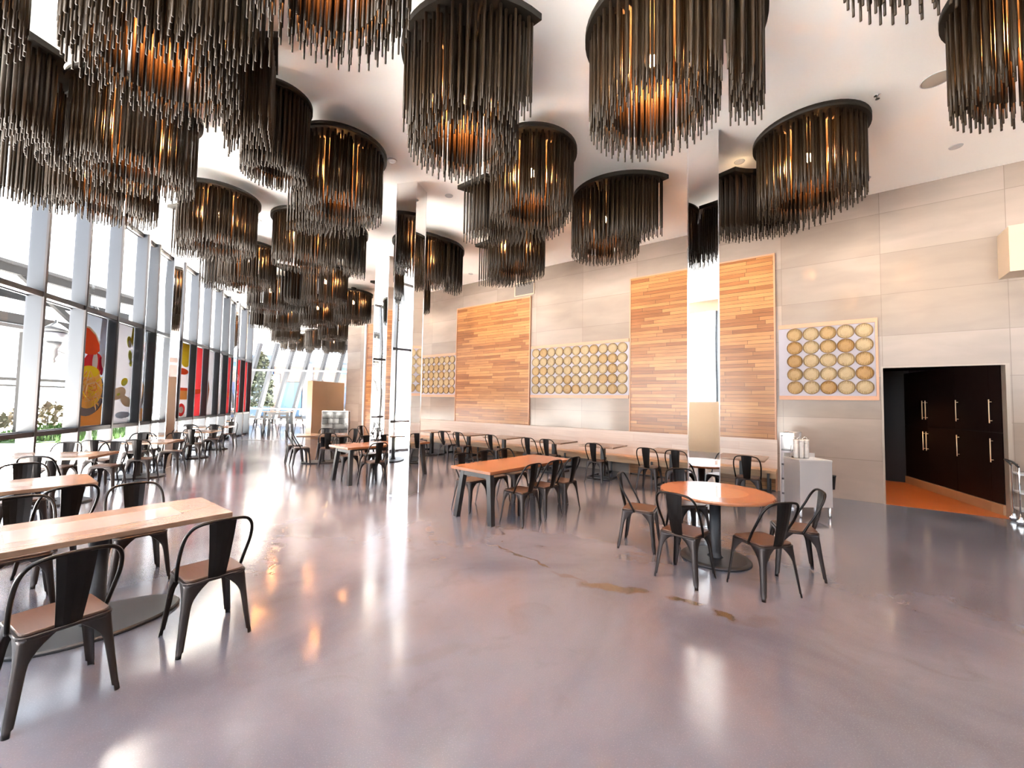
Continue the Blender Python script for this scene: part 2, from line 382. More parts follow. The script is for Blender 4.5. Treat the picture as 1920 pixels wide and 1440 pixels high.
# far-left return of glass, then the far glass wall with slanting mullions
ra=Vector((GX(19.1),19.1,0)); rb_=Vector((-17.7,26.1,0)); rd=(rb_-ra); rl=rd.length; rr=atan2(rd.y,rd.x)
WN+=1; b=MB(); b.add([(0,0,.05),(rl,0,.05),(rl,0,H),(0,0,H)],[(0,1,2,3)]); struct(b.build('window_%d'%WN,M_glass,None,ra,rr))
b=MB(); b.box(0,rl,-.05,.05,0,.08); b.box(0,rl,-.05,.05,H-.1,H); b.box(0,rl,-.05,.05,ZS-.04,ZS+.04); struct(b.build('trim_9',M_fin,None,ra,rr))
xs=[-17.7+1.08*i for i in range(0,11)]
for i in range(10):
    WN+=1; b=MB(); b.add([(0,0,.05),(1.08,0,.05),(1.08,0,H),(0,0,H)],[(0,1,2,3)]); struct(b.build('window_%d'%WN,M_glass,None,(xs[i],26.12,0)))
for i in range(-1,10):
    b=MB(); x0=-17.5+1.1*i; lean=1.3
    b.add([(x0,0,0),(x0+.17,0,0),(x0+.17,.3,0),(x0,.3,0),(x0+lean,0,H),(x0+.17+lean,0,H),(x0+.17+lean,.3,H),(x0+lean,.3,H)],
          [(3,2,1,0),(4,5,6,7),(0,1,5,4),(1,2,6,5),(2,3,7,6),(3,0,4,7)])
    struct(b.build('trim_%d'%(45+i),M_fin,None,(0,25.8,0)))
for nm,z0,z1 in (('trim_60',1.0,1.09),('trim_61',3.45,3.54),('trim_62',0,.1),('trim_63',H-.5,H)):
    b=MB(); b.box(-17.75,-6.95,25.78,26.1,z0,z1); struct(b.build(nm,M_white))
# glazed wall behind the camera
xb=[GX(-4.1)+.05+1.39*i for i in range(11)]
for i in range(10):
    WN+=1; b=MB(); b.add([(0,0,1.9),(1.39,0,1.9),(1.39,0,H-.45),(0,0,H-.45)],[(0,1,2,3)]); struct(b.build('window_%d'%WN,M_glass,None,(xb[i],-4.2,0)))
for i in range(11):
    b=MB(); b.box(-.035,.035,-.1,.1,1.9,H-.45); struct(b.build('trim_%d'%(70+i),M_fin,None,(xb[i],-4.2,0)))
b=MB(); b.box(-19,-5,26.3,31,H+.02,H+.2); struct(b.build('added_sun_shield',M_stone2))  # invented eave slab, added to keep direct sun out of the far glass
# threshold strip in the floor near the far end
b=MB(); b.box(-12.2,-8.8,16.4,16.46,0,.006); struct(b.build('trim_64',M_dark))
# ------------------------------------------------------------------ plank panels, woven-lid panels, bench on the right wall
def plank_panel(u0,u1,label):
    t=thing('plank_wall_panel',label,'wall panel',wl(u0,0),WROT,'tall cedar plank panels on the stone wall')
    b=MB(); b.box(.03,u1-u0-.03,.002,.045,.02,4.88); b.build('planks',M_plank,t)
    b=MB(); b.box(0,.03,.002,.06,.0,4.91); b.box(u1-u0-.03,u1-u0,.002,.06,0,4.91); b.box(.03,u1-u0-.03,.002,.06,4.88,4.91); b.build('edge_trim',M_frame,t)
plank_panel(1.63,4.73,'tall cedar plank panel with the nearer mirrored column standing in front of it')
plank_panel(7.78,10.87,'tall cedar plank panel between two fields of round bamboo lids')
plank_panel(13.9,16.18,'farthest cedar plank panel, left of the mirrored columns')
ORD=['first','second','third','fourth','fifth','sixth','seventh','eighth','ninth','tenth','eleventh']
ROWN=['top row','upper row','middle row','lower row','bottom row']
LIDME=[]
for v in range(3):
    b=MB(); prof=[(0,.014),(.06,.016),(.120,.013),(.121,.0)]
    b.lathe(prof,28,0,Matrix.Rotation(-pi/2,4,'X'))
    for q in range(-4,5):                                  # raised cane strips
        x=q*.024; h=sqrt(.118**2-x*x); b.bar((x,.016,-h),(x,.016,h),.009,.005)
    r=MB(); r.lathe([(.121,0),(.121,.022),(.125,.026),(.131,.022),(.1325,.0)],28,0,Matrix.Rotation(-pi/2,4,'X'))
    LIDME.append((b.mesh('woven_face',M_lid[v]),r.mesh('lid_rim',M_lidrim[v])))
def lid_panel(u0,u1,cols,off,label,where,pid):
    t=thing('lid_display_panel',label,'wall panel',wl(u0,0),WROT,'framed panels of bamboo lids')
    w=u1-u0
    b=MB(); b.box(.0,w,.002,.02,1.93,3.3); b.build('backing',M_lidback,t)
    for z0,z1 in ((3.3,3.38),(1.86,1.94)):
        b=MB(); b.box(0,w,.002,.05,z0,z1); b.build('frame_rail',M_frame,t)
    if pid==3:
        b=MB(); b.box(-.0,.035,.002,.05,1.94,3.3); b.build('frame_stile',M_frame,t)
    for r in range(5):
        for c in range(cols):
            v=random.choice([0,0,1,1,2]) if pid==3 else random.choice([0,0,0,1])
            # local u runs right-to-left, so column 0 (leftmost) has the largest u
            u=u0+off+(cols-1-c)*.2655
            z=3.165-r*.2655
            fo=bpy.data.objects.new('bamboo_lid',None); link(fo); fo.empty_display_size=.1
            fo.location=wl(u,.021,z); fo.rotation_euler=(0,0,WROT)
            shade=['pale','honey coloured','golden'][v]
            tag(fo,'%s bamboo lid, %s, %s from left, %s'%(shade,ROWN[r],ORD[c],where),'basket lid','round bamboo lids '+where)
            for me,nm in zip(LIDME[v],('woven_face','rim')):
                link(bpy.data.objects.new(nm,me),fo)
lid_panel(.06,1.58,5,.19,'small framed panel of twenty five bamboo lids beside the dark recess','on the right-hand panel',3)
lid_panel(4.75,7.76,11,.175,'wide framed panel of bamboo lids between the two plank panels','on the wide middle panel',2)
lid_panel(10.89,13.86,11,.175,'framed panel of bamboo lids behind the far mirrored column','on the far left panel',1)
# long bench
t=thing('banquette_bench','long pale oak wall bench with a plank backrest below the plank panels','bench',wl(0,0),WROT)
b=MB(); b.bprism([(1.62,.06),(13.3,.06),(13.3,.52),(1.62,.52)],.405,.46,.004); b.build('seat',M_seatoak,t)
b=MB(); b.add([(1.62,.065,.46),(13.3,.065,.46),(13.3,.16,.46),(1.62,.16,.46),(1.62,.065,1.04),(13.3,.065,1.04),(13.3,.10,1.04),(1.62,.10,1.04)],
     [(3,2,1,0),(4,5,6,7),(0,1,5,4),(1,2,6,5),(2,3,7,6),(3,0,4,7)]); b.build('backrest',M_oak,t)
b=MB(); b.box(1.62,13.3,.40,.435,.30,.405); b.build('seat_rail',M_seatoak,t)
for i in range(11):
    u=1.75+i*1.14
    b=MB(); b.bar((u,.1,.015),(u,.48,.015),.04,.03); b.bar((u,.1,.0),(u,.1,.40),.04,.03); b.bar((u,.48,.0),(u,.48,.40),.04,.03); b.build('leg_frame',M_black,t)
# air grille over the middle plank panel
t=thing('air_grille','grey louvred air grille high on the stone wall above a plank panel','vent',wl(7.68,.0,4.97),WROT)
b=MB(); b.box(0,.74,.002,.02,.0,.03); b.box(0,.74,.002,.02,.39,.42); b.box(0,.03,.002,.02,.03,.39); b.box(.71,.74,.002,.02,.03,.39); b.build('frame',M_stone2,t)
b=MB()
for i in range(12): b.box(.03,.71,.004,.014,.035+i*.03,.052+i*.03)
b.build('louvres',mat('grille_grey',srgb(120,112,108),.5),t)
# ------------------------------------------------------------------ columns
def mirror_column(corner,ang,w,label,d=None):
    d=d or w
    t=thing('mirrored_column',label,'column',corner,ang,'square mirror clad columns')
    b=MB(); b.box(.006,w-.006,.006,d-.006,0,H); b.build('cladding',M_mirror,t)
    for x,y in ((0,0),(w-.012,0),(w-.012,d-.012),(0,d-.012)):
        b=MB(); b.box(x,x+.012,y,y+.012,0,H); b.build('edge_strip',M_medge,t)
    b=MB(); b.box(-.004,w+.004,-.004,d+.004,0,.012); b.build('base_strip',M_medge,t)
mirror_column(Vector((-2.2,7.34,0)),atan2(-.1,.39),.41,'mirror clad square column standing between the left and middle chandeliers')
mirror_column(Vector((2.55,5.86,0)),radians(-22),.41,'mirror clad square column right behind the round table')
mirror_column(Vector((-3.88,11.2,0)),radians(-14),.42,'mirror clad square column half hidden behind the tall mirrored column at centre')
mirror_column(Vector((-8.55,9.35,0)),radians(20),.5,'mirror clad column at the window wall beside the food posters')
mirror_column(Vector((-10.85,15.0,0)),radians(20),.42,'narrow mirrored column at the window wall reflecting cedar planks')
t=thing('round_pillar','round cream pillar with a dark steel foot at the far windows','column',(-12.75,19.3,0))
b=MB(); b.lathe([(.26,1.15),(.26,H)],28); b.build('shaft',mat('cream_plaster',srgb(240,218,190),.6),t)
b=MB(); b.lathe([(.275,0),(.275,1.15)],28); b.build('foot_sleeve',mat('bronze_sleeve',srgb(88,70,58),.25,.8),t)
# freestanding stone partition near the far end
pa=Vector((-8.44,17.16,0)); pb=Vector((-7.9,19.1,0)); pd=(pb-pa).normalized(); pn=Vector((-pd.y,pd.x,0))*.27
b=MB(); b.prism([(pa.x,pa.y),(pb.x,pb.y),(pb.x+pn.x,pb.y+pn.y),(pa.x+pn.x,pa.y+pn.y)],0,2.48)
tag(b.build('stone_partition',M_stone2),'freestanding tan stone partition standing before the far glass wall','partition')
# tile-clad dividers
def divider(corner,ang,w,d,h,label):
    t=thing('tiled_divider',label,'divider',corner,ang,'tile clad bench end dividers')
    b=MB(); b.box(.015,w-.015,.004,d-.015,0,h-.02,0); b.build('tile_side',M_greybrick if w>.5 else M_steel,t)
    b=MB(); b.box(.02,w-.02,-.0,.006,.03,h-.04) if w<=.5 else b.box(0,.006,.02,d-.02,.03,h-.04)
    b.build('end_tiles',M_endtile2 if w<=.5 else M_endtile,t)
    for x,y in ((0,-.008),(w-.018,-.008),(w-.018,d-.018),(0,d-.018)):
        e=MB(); e.box(x,x+.018,y,y+.018,0,h); e.build('corner_trim',M_white,t)
    e=MB(); e.box(0,w,-.004,d,h-.02,h); e.build('cap',M_steel,t)
    e=MB(); e.box(w*.2,w*.8,.03,min(.12,d*.3),h,h+.006); e.build('cap_slot',M_rubber,t)
M_endtile2=brickmat('end_tile_front',srgb(226,226,234),srgb(190,194,204),srgb(90,90,98),.5,.245,.016,.1,'xz',0,.05,2,(1,1,1))
divider(Vector((4.62,7.0,0)),radians(-44),.21,.62,1.27,'slim tiled divider tower at the right end of the wall bench')
divider(Vector((-7.0,15.0,0)),radians(8),.95,.24,1.28,'smoky tile clad divider in front of the far plank panel')
# stainless counter cart with cup dispensers
t=thing('service_cart','stainless steel service cart with a flat front beside the tiled tower','cart',(4.50,6.36,0),radians(1))
b=MB(); b.bprism([(0,0),(.52,0),(.52,.37),(0,.37)],.855,.89,.004); b.build('worktop',M_steel,t)
b=MB(); b.box(.0,.52,.36,.37,.89,.96); b.build('splashback',M_steel,t)
b=MB(); b.box(.005,.515,.0,.012,.16,.855); b.build('front_panel',M_steel,t)
b=MB(); b.box(.005,.017,.012,.36,.16,.855); b.build('side_panel',M_steel,t)
b=MB(); b.box(.503,.515,.012,.36,.16,.855); b.build('side_panel',M_steel,t)
b=MB(); b.box(.02,.5,.02,.35,.2,.215); b.build('shelf',M_steel,t)
for x in (.03,.49):
    for y in (.03,.33):
        b=MB(); b.lathe([(.012,0),(.02,.02),(.02,.2)],12,0,Matrix.Translation((x,y,0))); b.build('leg',M_steel,t)
for i in range(3):
    c=thing('cup_stack','tall stack of white cups, %s of three on the service cart'%['left','middle','right'][i],'cups',(4.60+i*.085,6.58,.8915),0,'cup stacks on the service cart')
    b=MB(); b.lathe([(.032,0),(.036,.02),(.036,.27),(.04,.28),(.04,.30)],16); b.build('cups',M_paper,c)
    b=MB()
    for kx in range(10): b.lathe([(.0365,.03+kx*.025),(.0385,.034+kx*.025),(.0365,.038+kx*.025)],16)
    b.build('cup_rims',M_white,c)
t=thing('wire_cup_rack','looped wire rack around the cup stacks on the service cart','rack',(4.55,6.62,.8925),0)
b=MB()
pts=[(0,0,0),(0,0,.29)]
for i in range(3):
    for q in range(7): pts.append((.005+i*.09+.045-.04*cos(pi*q/6),0,.30+.035*sin(pi*q/6)))
pts+=[(.275,0,.29),(.275,0,0)]
b.tube(pts,.006,6); b.build('wire_loop',M_chrome,t)
b=MB(); b.box(-.01,.285,.005,.025,0,.02); b.build('rack_foot',M_chrome,t)
t=thing('utensil_bin','small black bin hung on the right side of the service cart','bin',(5.03,6.5,.42),0)
b=MB(); b.lathe([(.045,0),(.06,.2),(.065,.2),(.065,.22)],14,0,Matrix.Translation((.07,0,0))); b.build('bucket',M_rubber,t)
b=MB(); b.box(-.004,.03,-.03,.03,.14,.2); b.build('hook',M_black,t)
# chrome utility cart at the right frame edge
t=thing('utility_cart','chrome wheeled utility cart with white shelves at the right edge','cart',(7.85,6.20,0),radians(-38))
for x in (-.12,.5):
    b=MB(); b.tube([(x,-.15,.1),(x,-.15,.86),(x,-.12,.9),(x,.12,.9),(x,.15,.86),(x,.15,.1)],.011,8); b.build('post_frame',M_chrome,t)
for z in (.2,.46,.74):
    b=MB(); b.bprism(rrect(.62,.32,.02,3,.19,0),z,z+.025,.004); b.build('shelf',M_white,t)
b=MB(); b.tube(smooth_path([(-.12,-.15,.86),(-.17,-.15,.93),(-.2,-.1,.95),(-.2,.1,.95),(-.17,.15,.93),(-.12,.15,.86)],4),.014,8); b.build('handle',M_rubber,t)
for x in (-.12,.5):
    for y in (-.15,.15):
        b=MB(); b.lathe([(.0,-.012),(.045,-.012),(.05,0),(.045,.012),(0,.012)],18,0,Matrix.Translation((x,y,.05))@Matrix.Rotation(pi/2,4,'X')); b.bar((x,y,.05),(x,y,.12),.03,.035); b.build('caster',M_chrome,t)
# ------------------------------------------------------------------ chairs
def chair_leg(sx,sy):
    b=MB(); rings=[]
    T=[0,.06,.12,.18,.24,.30,.38,.5,.65,.8,.92,.935,1]
    for t_ in T:
        z=.447*(1-t_)
        cx=sx*(.178+.042*t_**1.1); cy=sy*(.178+(.05 if sy<0 else .036)*t_**1.1)
        w=.030+.018*(1-t_)+.105*max(0,1-t_/.36)**2.0
        if t_>.93: w=.024
        th=.004; r=min(.026,w*.8)
        out=[(cx-sx*w,cy)]
        for q in range(5):
            a=pi/2*q/4
            out.append((cx-sx*(r-r*sin(a)),cy-sy*(r-r*cos(a))))
        out.append((cx,cy-sy*w))
        inn=[(x-sx*th,y-sy*th) for x,y in out[::-1]]
        rings.append([(x,y,z) for x,y in out+inn])
    n=len(rings[0]); vs=[p_ for r_ in rings for p_ in r_]; fs=[tuple(range(n)),tuple(range((len(T)-1)*n,len(T)*n))[::-1]]
    for i in range(len(T)-1):
        for k_ in range(n):
            l=(k_+1)%n; fs.append((i*n+k_,i*n+l,(i+1)*n+l,(i+1)*n+k_))
    b.add(vs,fs,0,True); return b
def make_chair():
    t=thing('metal_chair','','chair')
    b=MB(); b.bprism(rrect(.372,.372,.05,5),.432,.452,.004); b.build('seat_pan',M_gun,t)
    b=MB(); b.bprism(rrect(.345,.345,.04,5),.4525,.468,.003); b.build('seat_board',M_seatw,t)
    for sx in (-1,1):
        for sy in (1,-1): chair_leg(sx,sy).build('leg',M_gun,t)
    half=[(.192,-.03,.44),(.202,-.085,.55),(.207,-.155,.67),(.197,-.2,.765),(.165,-.228,.822),(.11,-.242,.846),(0,-.247,.852)]
    path=[(x,y,z) for x,y,z in half]+[(-x,y,z) for x,y,z in half[-2::-1]]
    b=MB(); b.tube(smooth_path(path,4),.0115,8); b.build('back_hoop',M_hoop,t)
    b=MB(); rows=[]
    for i in range(9):
        s=i/8; z=.445+s*.405; y=-.172-.074*s-.012*sin(pi*s); w=.052+.030*s
        rows.append([(x*w,y-.012*(1-x*x),z) for x in (-1,-.5,0,.5,1)])
    th=.004; vs=[p_ for r_ in rows for p_ in r_]+[(x,y+th,z) for r_ in rows for x,y,z in r_]; fs=[]; n=45
    for i in range(8):
        for j in range(4):
            a_=i*5+j; fs.append((a_,a_+1,a_+6,a_+5)); fs.append((n+a_+5,n+a_+6,n+a_+1,n+a_))
        for j in (0,4):
            a_=i*5+j; fs.append((a_,a_+5,n+a_+5,n+a_))
    for r_ in (0,8):
        for j in range(4):
            a_=r_*5+j; fs.append((a_,a_+1,n+a_+1,n+a_))
    b.add(vs,fs,0,False); b.build('back_splat',M_hoop,t)
    return t
chair0=make_chair(); used=[False]
def chair(x,y,fx,fy,label,group):
    rz=atan2(fy,fx)-pi/2
    if not used[0]:
        used[0]=True; chair0.location=(x,y,0); chair0.rotation_euler=(0,0,rz); chair0['label']=label; chair0['group']=group; return chair0
    return dup(chair0,(x,y,0),rz,label,group)
# ------------------------------------------------------------------ tables
def pedestal_table(c,ax,length,wid,label,inlay=True,base=(.5,.31)):
    rz=atan2(ax[1],ax[0])
    t=thing('pedestal_table',label,'table',(c[0],c[1],0),rz,'rectangular pedestal tables')
    b=MB(); b.bprism(rrect(length,wid,.008,2),.712,.75,.003); tp=b.build('tabletop',M_top,t)
    if inlay:
        b=MB(); b.prism(rrect(length*.62,wid*.44,.005,2),.7495,.7508); b.build('inlay',M_inlay,tp)
    b=MB(); b.box(-length*.3,length*.3,-.05,.05,.69,.712); b.build('top_bracket',M_black,t)
    b=MB(); b.lathe([(.085,.028),(.06,.05),(.056,.08),(.056,.69)],20); b.build('post',M_iron,t)
    b=MB(); b.bprism(ellipse(base[0],base[1],44),0,.03,.010); b.build('base_plate',M_iron,t)
    return t
def trestle_table(c,ax,label):
    rz=atan2(ax[1],ax[0]); L_,w=2.0,.82
    t=thing('trestle_table',label,'table',(c[0],c[1],0),rz,'trestle tables')
    b=MB(); b.bprism(rrect(L_,w,.006,2),.708,.75,.003); b.build('tabletop',M_top2,t)
    for e in (-1,1):
        x=e*.86
        for s in (-1,1):
            b=MB(); b.bar((x+e*.05,s*.36,0),(x,s*.27,.69),.075,.075); b.build('leg',M_black,t)
        b=MB(); b.box(x-.035,x+.035,-.30,.30,.625,.69); b.build('crossbar',M_black,t)
        b=MB(); b.box(x-.04,x+.04,-.36,.36,.69,.708); b.build('mounting_plate',M_black,t)
    for s in (-1,1):
        b=MB(); b.box(-.82,.82,s*.22-.02,s*.22+.02,.655,.708); b.build('side_rail',M_black,t)
    return t
def wall_table(u0,u1,label,n0=.62,n1=1.46):
    t=thing('bench_table',label,'table',wl((u0+u1)/2,(n0+n1)/2),WROT,'small tables along the wall bench')
    hw=(u1-u0)/2; hd=(n1-n0)/2
    b=MB(); b.bprism(rrect(2*hw,2*hd,.006,2),.718,.75,.003); b.build('tabletop',M_top,t)
    b=MB(); b.box(-.3,.3,-.03,.03,.70,.718); b.box(-.03,.03,-.3,.3,.70,.718); b.build('top_bracket',M_black,t)
    b=MB(); b.box(-.045,.045,-.045,.045,.03,.70); b.build('post',M_black,t)
    b=MB(); pts=[(-.26,-.3,.018),(-.26,.22,.018),(-.2,.3,.018),(.2,.3,.018),(.26,.22,.018),(.26,-.3,.018)]
    b.tube(smooth_path(pts,3),.018,8); b.bar((-.26,0,.018),(.26,0,.018),.05,.03); b.build('foot_frame',M_black,t)
    return t
Lx=Vector((.604,.797)); Sx=Vector((-.797,.604)); WA=Vector((.94,.33)).normalized(); WB=Vector((-.33,.94)).normalized()
TA=Vector((-3.06,3.08)); TB=Vector((-5.27,4.15)); TC=Vector((-7.2,6.42)); TD=Vector((-7.85,8.6)); TE=Vector((-9.0,11.4)); TF=Vector((-9.85,13.35)); TI=Vector((-5.1,11.05))
# left table nearest the camera
pedestal_table(TA,Lx,1.46,.80,'nearest oak pedestal table with a pale inlay at the left edge')
pedestal_table(TB,Lx,1.46,.80,'second nearest oak pedestal table at the left edge behind two dark chair backs')
pedestal_table(TC,WA,1.3,.82,'oak pedestal table beside the clear window bays, third in the left row')
pedestal_table(TD,WA,1.3,.82,'oak pedestal table before the mirrored window column, fourth in the left row')
pedestal_table(TE,WA,1.3,.82,'oak pedestal table before the red poster, fifth in the left row')
pedestal_table(TF,WA,1.2,.8,'farthest oak pedestal table of the left row near the plank-reflecting column')
pedestal_table(TI,Vector((.9,.43)).normalized(),1.25,.8,'oak pedestal table in front of the stone partition')
def at(c,a,s,l,k): return c+a*l+s*k
g='chairs at the left row of tables'
def ch(c,a,s,l,k,label,grp,turn=0):
    q=at(c,a,s,l,k); f=s*(-1 if k>0 else 1)
    if turn:
        ct,st=cos(radians(turn)),sin(radians(turn)); f=Vector((f.x*ct-f.y*st,f.x*st+f.y*ct))
    chair(q.x,q.y,f.x,f.y,label,grp)
chair(-2.55,2.36,-.87,.49,'large dark metal chair in the left foreground with its back to the camera',g)
ch(TA,Lx,Sx,.47,-.75,'dark metal chair with a wood seat at the right end of the nearest left table',g)
ch(TA,Lx,Sx,.36,.76,'dark metal chair across the nearest left table with its back above the tabletop',g)
ch(TA,Lx,Sx,-.36,.72,'dark metal chair on the far side of the nearest table, cut by the left edge',g)
ch(TB,Lx,Sx,.40,-.95,'dark metal chair pulled out at an angle between the two nearest left tables',g,14)
ch(TB,Lx,Sx,.26,.80,'dark metal chair behind the second nearest left table',g)
ch(TB,Lx,Sx,-.42,.80,'dark metal chair behind the second nearest left table, outermost at the left edge',g)
ch(TC,WA,WB,.40,-.82,'dark metal chair on the near side of the third left table',g)
ch(TC,WA,WB,.30,.80,'dark metal chair with a bluish sheen behind the right half of the third left table',g)
ch(TC,WA,WB,-.36,.80,'dark metal chair with a bluish sheen behind the left half of the third left table',g)
ch(TD,WA,WB,.34,-.62,'dark metal chair before the fourth left table, standing clear over its oval base',g)
ch(TD,WA,WB,-.30,-.66,'dark metal chair on the near window side of the fourth left table',g)
ch(TD,WA,WB,.34,.66,'dark metal chair behind the right end of the fourth left table',g)
ch(TD,WA,WB,-.32,.66,'dark metal chair behind the fourth left table next to the window column',g)
ch(TE,WA,WB,.34,-.62,'dark metal chair before the right end of the fifth left table',g)
ch(TE,WA,WB,-.30,-.62,'dark metal chair before the window end of the fifth left table',g)
ch(TE,WA,WB,.34,.64,'dark metal chair behind the right end of the fifth left table',g)
ch(TE,WA,WB,-.30,.64,'dark metal chair behind the window end of the fifth left table',g)
ch(TF,WA,WB,.32,-.60,'small distant metal chair before the farthest left table',g)
ch(TF,WA,WB,-.28,-.60,'small distant metal chair before the window end of the farthest left table',g)
ch(TF,WA,WB,.34,.62,'small distant metal chair behind the farthest left table, nearest the pillar',g)
g='chairs at the pedestal table by the partition'
chair(-5.38,10.45,.75,.6,'dark metal chair at the left of the partition table, nearer of the pair',g)
chair(-5.80,10.95,.8,.5,'dark metal chair at the left of the partition table, farther of the pair',g)
chair(-4.68,10.45,-.35,.94,'dark metal chair before the partition table with its back to the camera',g)
chair(-5.35,11.75,.3,-.95,'dark metal chair behind the partition table against the stone',g)
chair(-4.62,11.70,-.3,-.95,'dark metal chair behind the partition table in front of the smoky tiles',g)
# trestle tables
TL=Vector((.66,.75)).normalized(); TS=Vector((-.75,.66)).normalized()
TG=Vector((.08,6.57)); TH=Vector((-2.86,9.06))
trestle_table(TG,TL,'reddish trestle table on black splayed legs at the centre of the room')
trestle_table(TH,TL,'reddish trestle table partly hidden by the tall mirrored column')
g='chairs at the trestle tables'
for k_,(l,nm) in enumerate(((-.48,'nearest the camera'),(.04,'middle of three'),(.56,'farthest of three'))):
    ch(TG,TL,TS,l,-.52,'dark metal chair on the right side of the central trestle table, '+nm,g)
for k_,(l,nm) in enumerate(((-.48,'nearest the camera'),(.04,'middle of three'),(.56,'farthest of three'))):
    ch(TG,TL,TS,l,.52,'dark metal chair on the left side of the central trestle table, '+nm,g)
ch(TH,TL,TS,-.55,-.58,'dark metal chair before the column-hidden trestle table, left of the column',g)
ch(TH,TL,TS,.02,-.58,'dark metal chair before the column-hidden trestle table, behind the column',g)
ch(TH,TL,TS,-.50,.60,'dark metal chair on the far side of the column-hidden trestle table, nearest its left corner',g)
ch(TH,TL,TS,.08,.60,'dark metal chair on the far side of the column-hidden trestle table, middle',g)
ch(TH,TL,TS,.54,.60,'dark metal chair on the far side of the column-hidden trestle table, by the tiles',g)
# round table
t=thing('round_table','round reddish wood table on a black disc base at right','table',(2.30,4.60,0))
b=MB(); b.lathe([(0,.712),(.56,.712),(.578,.72),(.58,.735),(.572,.75),(0,.75)],64,smooth=False); tp=b.build('tabletop',M_top2,t)
b=MB(); b.lathe([(0,.7495),(.33,.7495),(.33,.7508),(0,.7508)],48,smooth=False); b.build('inlay',M_inlay2,tp)
b=MB(); b.lathe([(.2,.70),(.2,.712)],20,smooth=False); b.build('top_bracket',M_black,t)
b=MB(); b.lathe([(.09,.03),(.062,.05),(.058,.1),(.058,.70)],24); b.build('post',M_iron,t)
b=MB(); b.lathe([(0,0),(.345,0),(.36,.01),(.35,.028),(.30,.034),(0,.036)],48); b.build('base_plate',M_iron,t)
g='chairs around the round table'
chair(1.76,4.12,.74,.66,'grey metal chair at the near left of the round table with its back to us',g)
chair(2.38,3.88,-.25,.97,'grey metal chair at the near right of the round table, closest to the camera',g)
chair(2.97,4.30,-.93,.36,'grey metal chair at the right of the round table with a shiny pale back',g)
chair(1.58,4.98,.88,-.47,'grey metal chair at the far left of the round table seen side on',g)
chair(2.28,5.27,.05,-1,'dark metal chair behind the round table facing the camera',g)
# bench tables and their chairs
wt_=[(1.72,2.52,'reddish bench table beside the tiled tower'),(2.98,3.85,'bench table just left of the mirrored column by the round table'),(4.55,5.4,'bench table below the right end of the wide lid panel'),
     (5.86,6.75,'bench table below the middle of the wide lid panel'),(7.5,8.35,'bench table below the right edge of the middle plank panel'),(8.82,9.7,'bench table below the left part of the middle plank panel'),(10.45,11.3,'bench table under the far lid panel, just right of the mirrored column')]
for u0,u1,l in wt_: wall_table(u0,u1,l)
g='chairs facing the wall bench'
for u,n,l in [(1.95,1.62,'metal chair facing the bench beside the tiled tower'),(3.12,1.66,'metal chair facing the bench, partly cut by the mirrored column'),(3.68,1.66,'metal chair facing the bench, left neighbour of the column'),
     (4.85,1.60,'lone metal chair facing the bench below the right end of the wide lid panel'),(6.08,1.55,'metal chair facing the bench, right of the pair below the wide lid panel'),(6.62,1.55,'metal chair facing the bench, left of the pair below the wide lid panel'),
     (7.8,1.55,'metal chair facing the bench below the right edge of the middle plank panel'),(8.95,1.6,'metal chair facing the bench, right of the pair below the middle plank panel'),(9.55,1.6,'metal chair facing the bench, left of the pair below the middle plank panel')]:
    q=wl(u,n); chair(q.x,q.y,-N.x,-N.y,l,g)
q=wl(11.0,1.4); chair(q.x,q.y,-N.x*.6-W.x*.8,-N.y*.6-W.y*.8,'metal chair turned sideways at the farthest bench table beside the mirrored column',g)
q=wl(12.7,2.2); chair(q.x,q.y,.9,-.3,'metal chair seen in profile before the smoky tiled divider',g)
# high table and stools far away
t=thing('high_table','black tall bar table before the far glass wall','table',(-11.0,19.2,0),radians(5))
b=MB(); b.bprism(rrect(1.35,.7,.01,2),1.06,1.10,.003); b.build('tabletop',M_top,t)
for x in (-.5,.5):
    for y in (-.22,.22):
        b=MB(); b.bar((x*1.08,y*1.3,0),(x,y,1.06),.09,.09); b.build('leg',M_black,t)
b=MB(); b.box(-.5,.5,-.23,-.19,.94,1.04); b.build('apron',M_black,t)
def make_stool(loc,rz,label):
    t=thing('bar_stool',label,'stool',loc,rz,'metal bar stools at the tall table')
    b=MB(); b.bprism(rrect(.3,.3,.05,4),.74,.765,.004); b.build('seat',M_gun,t)
    for sx in (-1,1):
        for sy in (-1,1):
            b=MB(); b.tube([(sx*.21,sy*.21,0),(sx*.125,sy*.125,.74)],[.012,.024],8); b.build('leg',M_gun,t)
    b=MB()
    q=.176; b.tube([(q,q,.3),(-q,q,.3),(-q,-q,.3),(q,-q,.3)],.010,6,closed=True); b.build('footrest',M_gun,t)
    return t
st=make_stool((-11.45,18.45,0),.2,'metal bar stool at the left front of the tall table')
dup(st,(-10.95,18.5,0),.1,'metal bar stool at the middle front of the tall table')
dup(st,(-9.98,19.15,0),.5,'metal bar stool at the right end of the tall table')
dup(st,(-11.15,19.95,0),.3,'metal bar stool behind the tall table')
